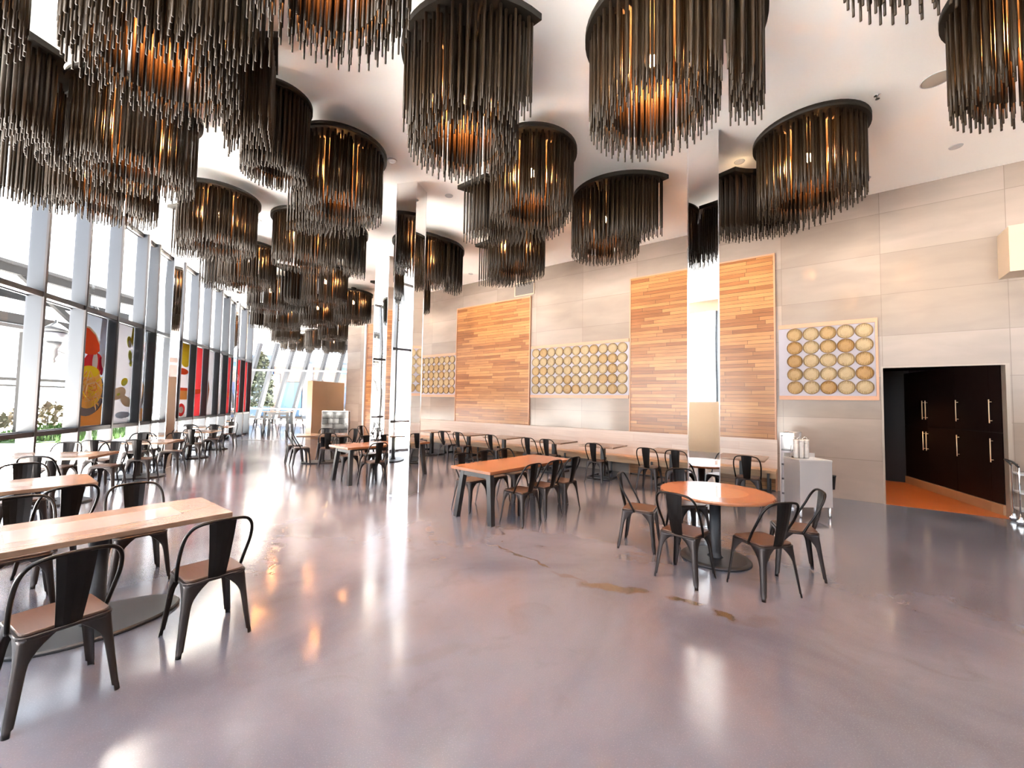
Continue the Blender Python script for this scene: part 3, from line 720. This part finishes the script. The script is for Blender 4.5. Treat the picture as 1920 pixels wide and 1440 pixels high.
# ------------------------------------------------------------------ chandeliers
ZC,ZB=5.45,4.5
def rod_geom(seg):
    b=MB(); b.lathe([(.016,0),(.016,-.80),(.0085,-.815),(.0085,-.95)],seg); return b
ROD=rod_geom(8).mesh('rod',M_rod)
bb_=MB(); bb_.lathe([(.0,-.09),(.025,-.085),(.045,-.06),(.048,-.035),(.036,-.01),(.018,.02),(.018,.03)],14); BULB=bb_.mesh('bulb',M_bulb)
bb_=MB(); bb_.lathe([(.02,.03),(.02,.075),(.006,.08),(.006,.25)],8); CORD=bb_.mesh('lamp_holder',M_canopy)
def chandelier(x,y,alpha,sweep,label,near,rmax=1.35,rin=.76,k=1.0):
    t=thing('rod_chandelier',label,'chandelier',(x,y,0),0,'dark hanging rod chandeliers')
    rot=radians(alpha-sweep)
    def r_in(a): s=a/radians(sweep); return .36+(rin-.36)*s
    def r_out(a): s=a/radians(sweep); return .67*k+(rmax-.67*k)*s**1.05
    pts=[]
    for i,r in enumerate((.61*k,.54*k,.47*k,.40*k)):
        n=44
        for k_ in range(n):
            a=2*pi*(k_+.5*(i%2))/n; pts.append((r*cos(a),r*sin(a)))
    sp=.098
    na=0
    A=radians(sweep)
    a=.06; par=0
    while sweep>10 and a<A-.02:
        ri,rout=r_in(a)+.05,r_out(a)-.05; r=rout-(.04 if par%2 else 0); par+=1
        while r>ri:
            if r>.68*k+.02: pts.append((r*cos(a),r*sin(a)))
            r-=.08
        a+=.062/((ri+rout)/2)
    pts=[(px*cos(rot)-py*sin(rot),px*sin(rot)+py*cos(rot)) for px,py in pts]
    rnd=random.Random(int((x*31+y*17)*100))
    def key(p_): return hypot(x+p_[0],y+p_[1])
    pts.sort(key=key)
    nind=100 if near else 0
    for px,py in pts[:nind]:
        o=bpy.data.objects.new('rod',ROD); link(o,t); s=1+rnd.uniform(-.006,.008)
        o.location=(px,py,ZC); o.scale=(1,1,s)
    rest=pts[nind:]
    if rest:
        b=MB(); seg=6 if near else 5
        for px,py in rest:
            s=1+rnd.uniform(-.006,.008)
            for (r,z0,z1) in ((.016,0,-.80*s),(.0085,-.80*s,-.95*s)):
                vs=[]
                for zz in (z0,z1): vs+=[(px+r*cos(2*pi*k_/seg),py+r*sin(2*pi*k_/seg),ZC+zz) for k_ in range(seg)]
                fs=[(k_,(k_+1)%seg,seg+(k_+1)%seg,seg+k_) for k_ in range(seg)]+[tuple(range(seg,2*seg))]
                b.add(vs,fs,0,True)
        o=b.build('rod_fringe',M_rod,t); o['kind']='stuff'
    b=MB()
    b.prism([(.67*k*cos(2*pi*i/48),.67*k*sin(2*pi*i/48)) for i in range(48)],ZC,ZC+.07,0,None,True)
    if sweep>10:
        n=20; outer=[(r_out(A*i/n)*cos(A*i/n+rot),r_out(A*i/n)*sin(A*i/n+rot)) for i in range(n+1)]
        inner=[(r_in(A*i/n)*cos(A*i/n+rot),r_in(A*i/n)*sin(A*i/n+rot)) for i in range(n,-1,-1)]
        b.prism(outer+inner,ZC+.001,ZC+.069)
    b.build('canopy',M_canopy,t)
    b=MB(); b.lathe([(.03,ZC+.07),(.03,H)],10); b.lathe([(.09,H-.02),(.09,H)],16); b.build('ceiling_stem',M_canopy,t)
    o=link(bpy.data.objects.new('bulb',BULB),t); o.location=(0,0,5.22)
    o=link(bpy.data.objects.new('lamp_holder',CORD),t); o.location=(0,0,5.22)
    return t
CH=[(-.60,4.50,-40,135,'large rod chandelier over the centre with a curling tail pointing right',1,1.08,.66),
 (1.36,3.95,2,115,'large rod chandelier with the brightest bulb, at top right of centre',1,1.12,.70),
 (-3.25,3.55,-8,105,'large rod chandelier filling the top left corner with a red glow inside',1,1.25,.7),
 (-4.95,5.15,-100,110,'rod chandelier at upper left with a pointed canopy corner towards us',1),
 (-2.68,6.05,155,90,'rod chandelier with an orange bulb left of the tall mirrored column',1),
 (-5.62,7.55,165,90,'rod chandelier above the window poster wall, third along the left row',1),
 (-4.45,8.5,45,115,'rod chandelier with its tail to the right, behind the orange-bulb one',1),
 (.25,6.0,142,115,'rod chandelier with a glowing bulb just right of the tall mirrored column',1,1.62,.95),
 (.05,8.75,138,100,'rod chandelier with a pointed left corner hanging low over the plank panel',1),
 (1.70,7.50,-49,115,'rod chandelier with a flat sharp right corner, left of the right mirrored column',1,1.27,.72),
 (4.08,5.50,127,110,'rod chandelier right of the right mirrored column with a wide round canopy',1,1.65,.98),
 (4.62,3.36,-30,90,'rod chandelier cut off by the top right corner',1),
 (2.66,2.22,-90,80,'rod chandelier mostly above the frame at top right, only tips showing',1),
 (-1.40,2.72,-70,90,'rod chandelier mostly above the frame at top centre left, only tips showing',1),
 (-3.06,5.02,-60,85,'narrow rod chandelier with a dense slanting fringe right of the top left cluster',1,1.12,.55,.60),
 (-4.42,2.72,200,60,'rod chandelier at the far top left edge of the frame',1),
 (-6.35,6.15,215,55,'rod chandelier against the window heads, between two bulb-lit ones',1),
 (-2.25,9.6,60,95,'rod chandelier split by the tall mirrored column in front of it',1),
 (-3.25,12.6,172,105,'rod chandelier behind the tall mirrored column with a square left corner',1),
 (-6.75,10.15,180,90,'rod chandelier fourth along the left row',0),
 (-7.9,13.0,20,90,'rod chandelier fifth along the left row',0),
 (-9.3,16.2,190,90,'rod chandelier sixth along the left row',0),
 (-11.2,19.9,160,80,'rod chandelier seventh along the left row before the far glass',0),
 (-13.0,23.8,60,80,'rod chandelier farthest along the left row',0),
 (-5.6,11.9,-150,90,'rod chandelier behind the one with its tail to the right',0),
 (-5.75,14.4,150,90,'rod chandelier with a tiny white bulb above the stone partition',0),
 (-7.5,15.4,170,90,'rod chandelier low over the stone partition, left of the white bulb one',0),
 (-8.5,19.0,30,80,'rod chandelier in front of the far glass, nearer of the right-hand trio',0),
 (-10.95,22.6,150,60,'rod chandelier in front of the far glass, leftmost of the right-hand trio',0),
 (-10.9,24.6,-20,60,'rod chandelier lowest against the far glass wall',0)]
for c in CH: chandelier(*c)
# ------------------------------------------------------------------ downlights & small ceiling fittings
def downlight(x,y,label,power):
    t=thing('ceiling_downlight',label,'ceiling light',(x,y,H),0,'recessed ceiling downlights')
    b=MB(); b.lathe([(.05,-.004),(.075,-.008),(.08,0)],20); b.build('bezel',M_white,t)
    b=MB(); b.lathe([(0,-.003),(.05,-.003)],16); b.build('lens',emis('downlight_lens',(1,.86,.66,1),14) if 'dl_m' not in globals() else dl_m,t)
    if power:
        l=bpy.data.lights.new('downlight_beam','SPOT'); l.energy=power; l.color=(1,.87,.70); l.spot_size=radians(96); l.spot_blend=1.0; l.shadow_soft_size=.08
        o=link(bpy.data.objects.new('downlight_beam',l),t); o.location=(0,0,-.03)
dl_m=emis('downlight_lens',(1,.86,.66,1),14)
DL=[(3.67,6.48,'recessed downlight left of the wide canopy chandelier',260),(-5.82,9.0,'recessed downlight beside the left window chandeliers',90),(-2.08,6.62,'recessed downlight just left of the tall mirrored column top',200),(-1.3,7.75,'recessed downlight just right of the tall mirrored column top',200),
 (6.1,6.9,'recessed downlight by the right wall above the small lid panel',70),(6.7,6.0,'recessed downlight above the dark recess',80)]
for d_ in DL: downlight(*d_)
for u,l in ((2.2,'recessed wall washer over the right plank panel'),(5.2,'recessed wall washer over the right part of the wide lid panel'),(7.3,'recessed wall washer over the left part of the wide lid panel'),(9.6,'recessed wall washer over the middle plank panel'),(12.2,'recessed wall washer over the far lid panel'),(15.,'recessed wall washer over the farthest plank panel')):
    q=wl(u,.75); downlight(q.x,q.y,l,36)
t=thing('fire_sprinkler','small chrome fire sprinkler head on the bare ceiling at right','sprinkler',(4.62,5.02,H))
b=MB(); b.lathe([(.04,0),(.035,-.008),(.012,-.012),(.012,-.04)],14); b.build('escutcheon',M_chrome,t)
b=MB(); b.lathe([(0,-.05),(.022,-.05),(.024,-.045),(0,-.04)],14); b.build('deflector',M_dark,t)
t=thing('ceiling_speaker','flush round ceiling speaker grille near the top right chandelier','speaker',(5.1,4.75,H))
b=MB(); b.lathe([(0,-.004),(.13,-.004),(.14,0)],28); b.build('grille',mat('speaker_grey',srgb(214,196,178),.7),t)
b=MB(); b.lathe([(.14,0),(.14,-.007),(.152,0)],28); b.build('rim',M_white,t)
# warm lamp inside the recess
l=bpy.data.lights.new('recess_lamp','SPOT'); l.energy=45; l.color=(1,.6,.28); l.spot_size=radians(110); l.spot_blend=1; l.shadow_soft_size=.06
q=wl(-.2,-1.6,2.58); o=link(bpy.data.objects.new('recess_lamp',l)); o.location=q
t=thing('recess_downlight','small warm downlight in the dark ceiling of the recess','ceiling light',(q.x,q.y,2.62)); o.parent=t; o.location=(0,0,-.03)
b=MB(); b.lathe([(.03,-.002),(.055,-.006),(.06,0)],16); b.build('bezel',M_brass,t)
b=MB(); b.lathe([(0,-.002),(.03,-.002)],12); b.build('lens',dl_m,t)
# ------------------------------------------------------------------ window posters
def pm(name,c):
    m=bpy.data.materials.new('poster_'+name); m.use_nodes=True; nt=m.node_tree; nt.nodes.clear()
    o=nt.nodes.new('ShaderNodeOutputMaterial'); d=nt.nodes.new('ShaderNodeBsdfDiffuse'); t=nt.nodes.new('ShaderNodeBsdfTranslucent'); mx=nt.nodes.new('ShaderNodeMixShader')
    cc=tuple(v*1.15 for v in srgb(*c)[:3])+(1,); d.inputs[0].default_value=cc; t.inputs[0].default_value=cc; mx.inputs[0].default_value=.06
    nt.links.new(d.outputs[0],mx.inputs[1]); nt.links.new(t.outputs[0],mx.inputs[2]); nt.links.new(mx.outputs[0],o.inputs[0]); return m
PC={k_:pm(k_,v) for k_,v in dict(slate=(168,178,194),white=(196,194,202),red=(206,60,66),tomato=(222,84,52),noodle=(240,190,110),noodle2=(226,150,84),yellow=(232,210,60),wood=(222,160,90),bowl=(70,66,76),lime=(200,206,90),grey=(120,120,130),cream=(222,200,172),blue=(190,206,236),brown=(150,90,60),dred=(150,40,60)).items()}
PK=list(PC)
def poster(i,bg,shapes,label,text=None):
    zz=noses[i+11-1]            # bay between fin i-1 and fin i
    o0=Vector((GX(zz),zz,0))+gn*.035
    t=thing('window_poster',label,'poster',o0,GROT,'food posters hung in the window bays')
    w=step
    b=MB(); b.add([(.035,0,ZS+.035),(w-.035,0,ZS+.035),(w-.035,0,ZT-.045),(.035,0,ZT-.045)],[(0,1,2,3)]); b.build('sheet',PC[bg],t)
    b=MB(); lay=0
    z0=ZS+.035; hh=ZT-.045-z0
    def clip(x): return min(max(x,.037),w-.037)
    for kind,cn,args in shapes:
        lay+=1; y=-.0006-.0006*lay
        if kind=='ell':
            cx,cz,rx,rz,rt=args
            pts=[]
            for q in range(28):
                a=2*pi*q/28; px=rx*cos(a);pz=rz*sin(a)
                pts.append((clip(w*cx+px*cos(rt)-pz*sin(rt)), min(max(z0+hh*cz+px*sin(rt)+pz*cos(rt),z0+.002),z0+hh-.002)))
        else: pts=[(clip(w*px),z0+hh*pz) for px,pz in args]
        b.add([(px,y,pz) for px,pz in pts],[tuple(range(len(pts)))],PK.index(cn))
    if shapes: b.build('print',[PC[k_] for k_ in PK],t)
    for (s,size,x,z) in (text or []):
        cu=bpy.data.curves.new('lettering','FONT'); cu.body=s; cu.size=size; cu.extrude=.0008; cu.align_x='CENTER'
        me_o=bpy.data.objects.new('tmp_text',cu); COL.objects.link(me_o)
        dg=bpy.context.evaluated_depsgraph_get(); dg.update(); me=bpy.data.meshes.new_from_object(me_o.evaluated_get(dg)); bpy.data.objects.remove(me_o)
        me.materials.clear(); me.materials.append(PC['white'])
        o=bpy.data.objects.new('lettering',me); link(o,t); o.location=(w*x,-.0085,z0+hh*z); o.rotation_euler=(pi/2,0,0)
rn=random.Random(3)
noods=[('ell',rn.choice(['noodle','cream','yellow','noodle','noodle2']),(rn.uniform(.3,.76),rn.uniform(.2,.46),rn.uniform(.08,.2),rn.uniform(.010,.018),rn.uniform(-1.4,1.4))) for _ in range(80)]
poster(2,'slate',[('poly','blue',[(.75,.62),(.98,.62),(.98,1),(.8,1)]),('poly','wood',[(.0,.0),(1,.0),(1,.2),(0,.14)]),('ell','red',(.62,.55,.34,.28,.2)),('ell','white',(.66,.58,.09,.2,0)),('ell','dred',(.85,.55,.07,.2,.2)),('ell','white',(.92,.6,.07,.16,.1)),('poly','tomato',[(.1,.88),(.42,.88),(.62,.83),(.76,.75),(.78,.69),(.66,.65),(.42,.64),(.1,.67)]),('poly','cream',[(.1,.89),(.44,.89),(.64,.84),(.78,.755),(.76,.745),(.62,.825),(.42,.875),(.1,.875)]),('ell','bowl',(.5,.3,.56,.47,0)),('ell','grey',(.48,.28,.5,.44,0)),('ell','noodle',(.5,.34,.47,.42,0)),('ell','yellow',(.52,.49,.3,.12,0))]+noods,'window poster of a bowl of noodles with a red sauce jar')
poster(3,'white',[('poly','yellow',[(.85,.86),(.99,.8),(.99,1),(.9,1)]),('ell','lime',(.8,.84,.1,.14,.3)),('ell','white',(.82,.82,.06,.09,.3)),('ell','lime',(.86,.7,.08,.13,.2)),('ell','lime',(.9,.62,.06,.08,0)),('ell','yellow',(.7,.42,.14,.09,.3)),('ell','lime',(.72,.41,.1,.06,.3)),('ell','cream',(.5,.3,.3,.14,.2)),('ell','cream',(.8,.22,.24,.12,-.3)),('ell','lime',(.5,.29,.07,.03,.2)),('ell','blue',(.7,.08,.3,.08,0))],'pale window poster with green lime leaves')
poster(4,'white',[('poly','grey',[(.3,.60),(.34,.60),(.86,.88),(.83,.90)]),('poly','cream',[(.0,.1),(.9,.1),(.95,.5),(.2,.58)]),('poly','grey',[(.5,.37),(.55,.36),(.85,.6),(.82,.62)]),('ell','dred',(.7,.28,.1,.04,.2)),('ell','noodle',(.3,.3,.14,.05,.3)),('ell','blue',(.5,.1,.3,.07,0))],'pale window poster with grey chopsticks')
poster(5,'white',[('poly','brown',[(.1,.64),(.95,.6),(.95,.63),(.1,.67)]),('ell','blue',(.6,.44,.3,.22,0)),('ell','bowl',(.7,.36,.14,.12,.3)),('poly','brown',[(0,.16),(1,.22),(1,.3),(0,.26)]),('poly','wood',[(0,0),(1,0),(1,.16),(0,.12)])],'window poster with an orange board just right of the window column')
poster(6,'white',[('ell','yellow',(.75,.9,.5,.5,0)),('ell','tomato',(.6,.62,.4,.1,0)),('poly','tomato',[(0,.36),(1,.36),(1,.40),(0,.40)]),('poly','wood',[(0,.24),(1,.24),(1,.36),(0,.36)]),('ell','red',(.6,.1,.28,.2,0)),('ell','white',(.6,.1,.16,.1,0))],'window poster with a yellow circle and orange bands')
poster(7,'red',[('poly','tomato',[(0,.28),(1,.34),(1,.40),(0,.36)])],'plain red window poster in the middle of the poster row')
poster(8,'white',[('poly','brown',[(.2,0),(.5,0),(.7,.4),(.6,.55)])],'white and brown window poster right of the plain red one')
poster(9,'wood',[('poly','brown',[(0,.76),(1,.80),(1,.86),(0,.82)]),('poly','slate',[(0,.86),(1,.9),(1,1),(0,1)]),('ell','white',(.5,.4,.24,.2,0)),('ell','red',(.6,.36,.1,.12,0))],'brown window poster with a white bowl near the plank-reflecting column')
ring=[]
for q in range(20):
    a=2*pi*q/20; a2=2*pi*(q+1)/20
    ring.append(('poly','white',[(.66+.22*cos(a),.62+.10*sin(a)),(.66+.22*cos(a2),.62+.10*sin(a2)),(.66+.19*cos(a2),.62+.087*sin(a2)),(.66+.19*cos(a),.62+.087*sin(a))]))
ring.append(('poly','white',[(.58,.58),(.60,.57),(.70,.66),(.76,.60),(.78,.61),(.70,.69)]))
poster(11,'red',ring,'far red window poster with a pale ring emblem and white lettering',[('BOIL',.16,.62,.36),('NOODLE',.10,.62,.29)])
poster(10,'dred',[('poly','brown',[(0,0),(.4,0),(.4,1),(0,1)])],'dark red and brown window poster left of the ring emblem poster')
poster(12,'red',[],'plain red window poster beyond the ring emblem, nearest the round pillar')
# ------------------------------------------------------------------ outside
g_=MB(); g_.prism([(-70,-30),(-2,-30),(-2,-4.6),(GX(-4.4)-.15,-4.6),(GX(19.6)-.15,19.6),(-18,26.5),(-5,26.6),(-5,70),(-70,70)],-.2,-.06)
struct(g_.build('ground_outside',mat('pale_paving',(.86,.85,.83,1),.8)))
M_grass=mat('lawn',srgb(52,86,8),.8,var=.25,scale=8)
gb=MB(); rg=random.Random(5)
for q in range(9000):
    t_=rg.random(); e_=rg.random()
    xx=(-15.0-10.5*t_)*(1-e_)+(-19.5-11*t_)*e_; yy=(15.2+17*t_)*(1-e_)+(14.0+17*t_)*e_
    h=rg.uniform(.1,.26); a=rg.uniform(0,6.28); w_=.045
    gb.add([(xx-w_*cos(a),yy-w_*sin(a),-.06),(xx+w_*cos(a),yy+w_*sin(a),-.06),(xx+rg.uniform(-.08,.08),yy+rg.uniform(-.08,.08),h)],[(0,1,2)])
gb.prism([(-15.0,15.2),(-19.5,14.0),(-30.5,31.0),(-25.5,32.2)],-.061,-.02)
o=gb.build('lawn_strip',M_grass); tag(o,'bright green lawn strip outside, seen through the low window panes','grass'); o['kind']='stuff'
def bush(x,y,rx,ry,h,m,label,name='shrub',cat='shrub',n=520,z0=-.06,leaf=.09):
    t=thing(name,label,cat,(x,y,z0)); rg=random.Random(int(abs(x*91+y*13)*10))
    b=MB()
    for q in range(n):
        th=rg.uniform(0,2*pi); ph=math.acos(rg.uniform(-.2,1)); r=rg.uniform(.6,1)**.5
        c=Vector((rx*r*sin(ph)*cos(th),ry*r*sin(ph)*sin(th),h*.25+h*.72*r*max(0,cos(ph))))
        a1=Vector((rg.uniform(-1,1),rg.uniform(-1,1),rg.uniform(-1,1))).normalized(); a2=a1.orthogonal().normalized()
        s=leaf*rg.uniform(.6,1.4); b.add([c-a1*s,c+a2*s*.5,c+a1*s,c-a2*s*.5],[(0,1,2,3)])
    b.build('foliage',m,t)
    b=MB(); b.tube([(0,0,0),(.03,0,h*.5)],[.05,.03],6); b.build('stem',mat('bark_'+name,srgb(36,28,24),.8),t)
M_leaf=mat('green_leaves',srgb(34,48,12),.7,var=.3,scale=3); M_yel=mat('yellow_leaves',srgb(70,54,12),.7,var=.25,scale=3)
bush(-11.0,6.6,.9,.9,.75,M_leaf,'low green shrub outside the clear window bay')
bush(-12.9,8.4,1.0,.8,.7,mat('dry_leaves',srgb(60,52,42),.8,var=.3),'low dry shrub outside the first window bays')
for j in range(6):
    bush(-24.6+j*.6,11+j*3.0,1.9,1.3,1.45,M_yel if j%2 else mat('olive_leaves',srgb(54,50,24),.8),'low yellowish hedge clump %s along the far railing outside'%['first','second','third','fourth','fifth','sixth'][j],'hedge_clump','hedge',420,leaf=.16)
t=thing('railing','long pale railing with posts beyond the paving outside','railing',(-29,8,-.06))
b=MB(); b.bar((0,0,2.55),(4,26,2.55),.14,.16); b.bar((0,0,2.2),(4,26,2.2),.08,.1); b.build('handrail',mat('rail_brown',srgb(22,17,15),.6),t)
for j in range(9):
    b=MB(); b.box(-.07,.07,-.07,.07,0,2.5,0,Matrix.Translation((j*.5,j*3.25,0))); b.build('post',M_white,t)
# elevated walkway outside the windows
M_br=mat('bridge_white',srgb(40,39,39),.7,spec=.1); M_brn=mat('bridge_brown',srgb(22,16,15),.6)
t=thing('elevated_walkway','pale elevated steel walkway with brown top seen through the upper windows','bridge',(-18,6,-.06))
def along(s,z,dx=0): return (dx-.06*s,s,z)
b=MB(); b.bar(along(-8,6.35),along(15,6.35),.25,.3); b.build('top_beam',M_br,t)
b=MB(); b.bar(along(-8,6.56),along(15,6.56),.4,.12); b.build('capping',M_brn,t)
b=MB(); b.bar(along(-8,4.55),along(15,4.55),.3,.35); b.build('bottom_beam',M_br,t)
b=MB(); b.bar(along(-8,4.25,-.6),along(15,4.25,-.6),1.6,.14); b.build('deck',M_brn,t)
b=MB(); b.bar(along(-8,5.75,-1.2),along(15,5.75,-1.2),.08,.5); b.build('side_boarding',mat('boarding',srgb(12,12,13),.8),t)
for j in range(4):
    s=-6+j*5
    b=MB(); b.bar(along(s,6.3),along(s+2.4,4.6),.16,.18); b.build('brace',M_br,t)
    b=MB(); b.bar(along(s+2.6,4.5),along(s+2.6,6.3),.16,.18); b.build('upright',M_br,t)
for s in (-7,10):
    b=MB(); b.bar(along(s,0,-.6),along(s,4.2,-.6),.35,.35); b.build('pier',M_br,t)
# old-fashioned street lamp on a bracket
t=thing('street_lamp','ornate grey street lantern on a scrolled bracket outside the clear bay','street lamp',(-12.75,12.3,-.06))
M_lg=mat('lamp_iron',srgb(20,20,23),.6,.0)
b=MB(); b.lathe([(.12,0),(.09,.4),(.055,.6),(.05,4.2),(.08,4.3),(.0,4.5)],14); b.build('post',M_lg,t)
b=MB(); b.tube(smooth_path([(0,0,3.0),(-.1,-.18,2.85),(-.25,-.42,2.9),(-.4,-.68,3.05)],5),.03,8); b.tube(smooth_path([(0,0,2.6),(-.15,-.25,2.7),(-.25,-.45,2.92)],4),.022,8); b.build('bracket',M_lg,t)
Mx=Matrix.Translation((-.42,-.7,0))
b=MB(); b.lathe([(0,2.62),(.05,2.7),(.03,2.78),(.09,2.9),(.07,3.05),(.13,3.15),(.17,3.28)],16,0,Mx); b.build('lantern_base',M_lg,t)
b=MB(); b.lathe([(.17,3.28),(.25,3.5),(.24,3.56)],16,0,Mx); b.build('lantern_glass',mat('lantern_glass',srgb(50,50,56),.4),t)
b=MB(); b.lathe([(.28,3.56),(.24,3.66),(.1,3.78),(.03,3.82),(.03,3.9),(0,3.92)],16,0,Mx); b.build('lantern_cap',M_lg,t)
# trees beside and behind the glass (they also show in the mirrored columns)
def tree(x,y,h,label,leaves,seed,nl=400,spread=1.6):
    t=thing('tree',label,'tree',(x,y,-.06)); rg=random.Random(seed); b=MB(); tips=[]
    def grow(p_,d_,l_,r_,lev):
        pts=[p_]; q=Vector(p_); dd=Vector(d_)
        for s in range(4):
            dd=(dd+Vector((rg.uniform(-.25,.25),rg.uniform(-.25,.25),rg.uniform(-.05,.18)))).normalized(); q=q+dd*(l_/4); pts.append(q.copy())
        b.tube(pts,[r_*(1-.16*i) for i in range(5)],6)
        if lev==0: tips.append(q); return
        for s in range(rg.randint(2,3)):
            nd=(dd+Vector((rg.uniform(-1,1),rg.uniform(-1,1),rg.uniform(-.1,.6)))*.8).normalized(); grow(pts[rg.choice([2,3,4])],nd,l_*.7,r_*.45,lev-1)
        grow(q,dd,l_*.7,r_*.4,lev-1)
    grow(Vector((0,0,0)),Vector((0,0,1)),h*.42,.16,3)
    b.build('trunk',mat('tree_bark',srgb(30,24,22),.8),t)
    b=MB()
    for q in range(nl):
        c=rg.choice(tips)+Vector((rg.gauss(0,.35),rg.gauss(0,.35),rg.gauss(-.1,.35)))*spread*.6
        a1=Vector((rg.uniform(-1,1),rg.uniform(-1,1),rg.uniform(-1,1))).normalized(); a2=a1.orthogonal().normalized(); s=.09
        b.add([c-a1*s,c+a2*s*.6,c+a1*s,c-a2*s*.6],[(0,1,2,3)])
    b.build('foliage',leaves,t)
tree(-12.5,-2.0,6.5,'bare branched tree with a few yellow leaves outside the left glass',M_yel,11,220)
tree(-13.5,1.5,5.0,'small yellow leaved tree outside the left glass',M_yel,5,500)
bush(-17.6,28.2,.9,.9,5.2,M_leaf,'tall dense green tree outside the left end of the far glass','evergreen_tree','tree',1500,leaf=.16)
# painted buildings beyond the far glass
M_peach=mat('peach_render',srgb(108,90,84),.8); M_blue=mat('blue_panel',srgb(14,52,98),.6); M_pale=mat('pale_render',srgb(116,122,132),.8); M_lb=mat('light_blue_panel',srgb(42,88,124),.6)
t=thing('painted_building','peach and blue painted building beyond the far glass wall','building',(-26,36,-.06))
b=MB(); b.box(0,24,0,4,0,4.6); b.build('wall',M_peach,t)
for (x0,x1,z0,z1,m_) in [(2.2,4.6,.2,3.0,M_lb),(2.4,4.8,3.9,5.6,M_blue),(1.6,5.4,3.1,3.9,M_pale),(8.4,10.6,.2,2.4,M_lb),(5.6,7.4,.2,3.2,M_lb),(7.5,8.3,0,5.2,M_pale),(11.2,13.6,.2,3.0,M_blue),(13.8,15.0,0,4.7,M_pale),(10.8,15.5,4.0,5.0,M_lb),(16.2,17.8,.3,3,M_blue)]:
    b=MB(); b.box(x0,x1,-.12,.05,z0,z1); b.build('painted_panel',m_,t)
b=MB(); b.box(-.3,24.3,-.5,4.2,4.6,4.85); b.build('roof_edge',M_pale,t)
t=thing('framed_sign','small dark framed square sign outside the far glass','sign',(-15.4,32.0,-.06))
b=MB(); b.bar((0,0,0),(0,0,2.6),.07,.07); b.build('post',M_dark,t)
b=MB(); b.box(-.45,.45,-.03,.03,2.6,2.7); b.box(-.45,.45,-.03,.03,3.2,3.3); b.box(-.45,-.35,-.03,.03,2.7,3.2); b.box(.35,.45,-.03,.03,2.7,3.2); b.build('frame',M_dark,t)
b=MB(); b.box(-.35,.35,-.015,.015,2.7,3.2); b.build('face',M_white,t)
# ------------------------------------------------------------------ sky, render look
sl=bpy.data.lights.new('sun','SUN'); sl.energy=62; sl.color=(1,.95,.88); sl.angle=radians(1)
so=link(bpy.data.objects.new('sun',sl)); so.rotation_euler=Vector((.33,-.944,-1.25)).to_track_quat('-Z','Y').to_euler()
w=bpy.data.worlds.new('sky'); SC.world=w; w.use_nodes=True
bg=w.node_tree.nodes['Background']; bg.inputs[0].default_value=(.86,.93,1,1); bg.inputs[1].default_value=1.3
vs=SC.view_settings; vs.view_transform='Standard'; vs.look='None'; vs.exposure=2.45; vs.gamma=1; vs.use_curve_mapping=False
cy=SC.cycles
cy.use_denoising=True; cy.max_bounces=9; cy.diffuse_bounces=5; cy.glossy_bounces=4; cy.transmission_bounces=2; cy.transparent_max_bounces=10
cy.caustics_reflective=False; cy.caustics_refractive=False; cy.sample_clamp_indirect=8; cy.use_light_tree=True
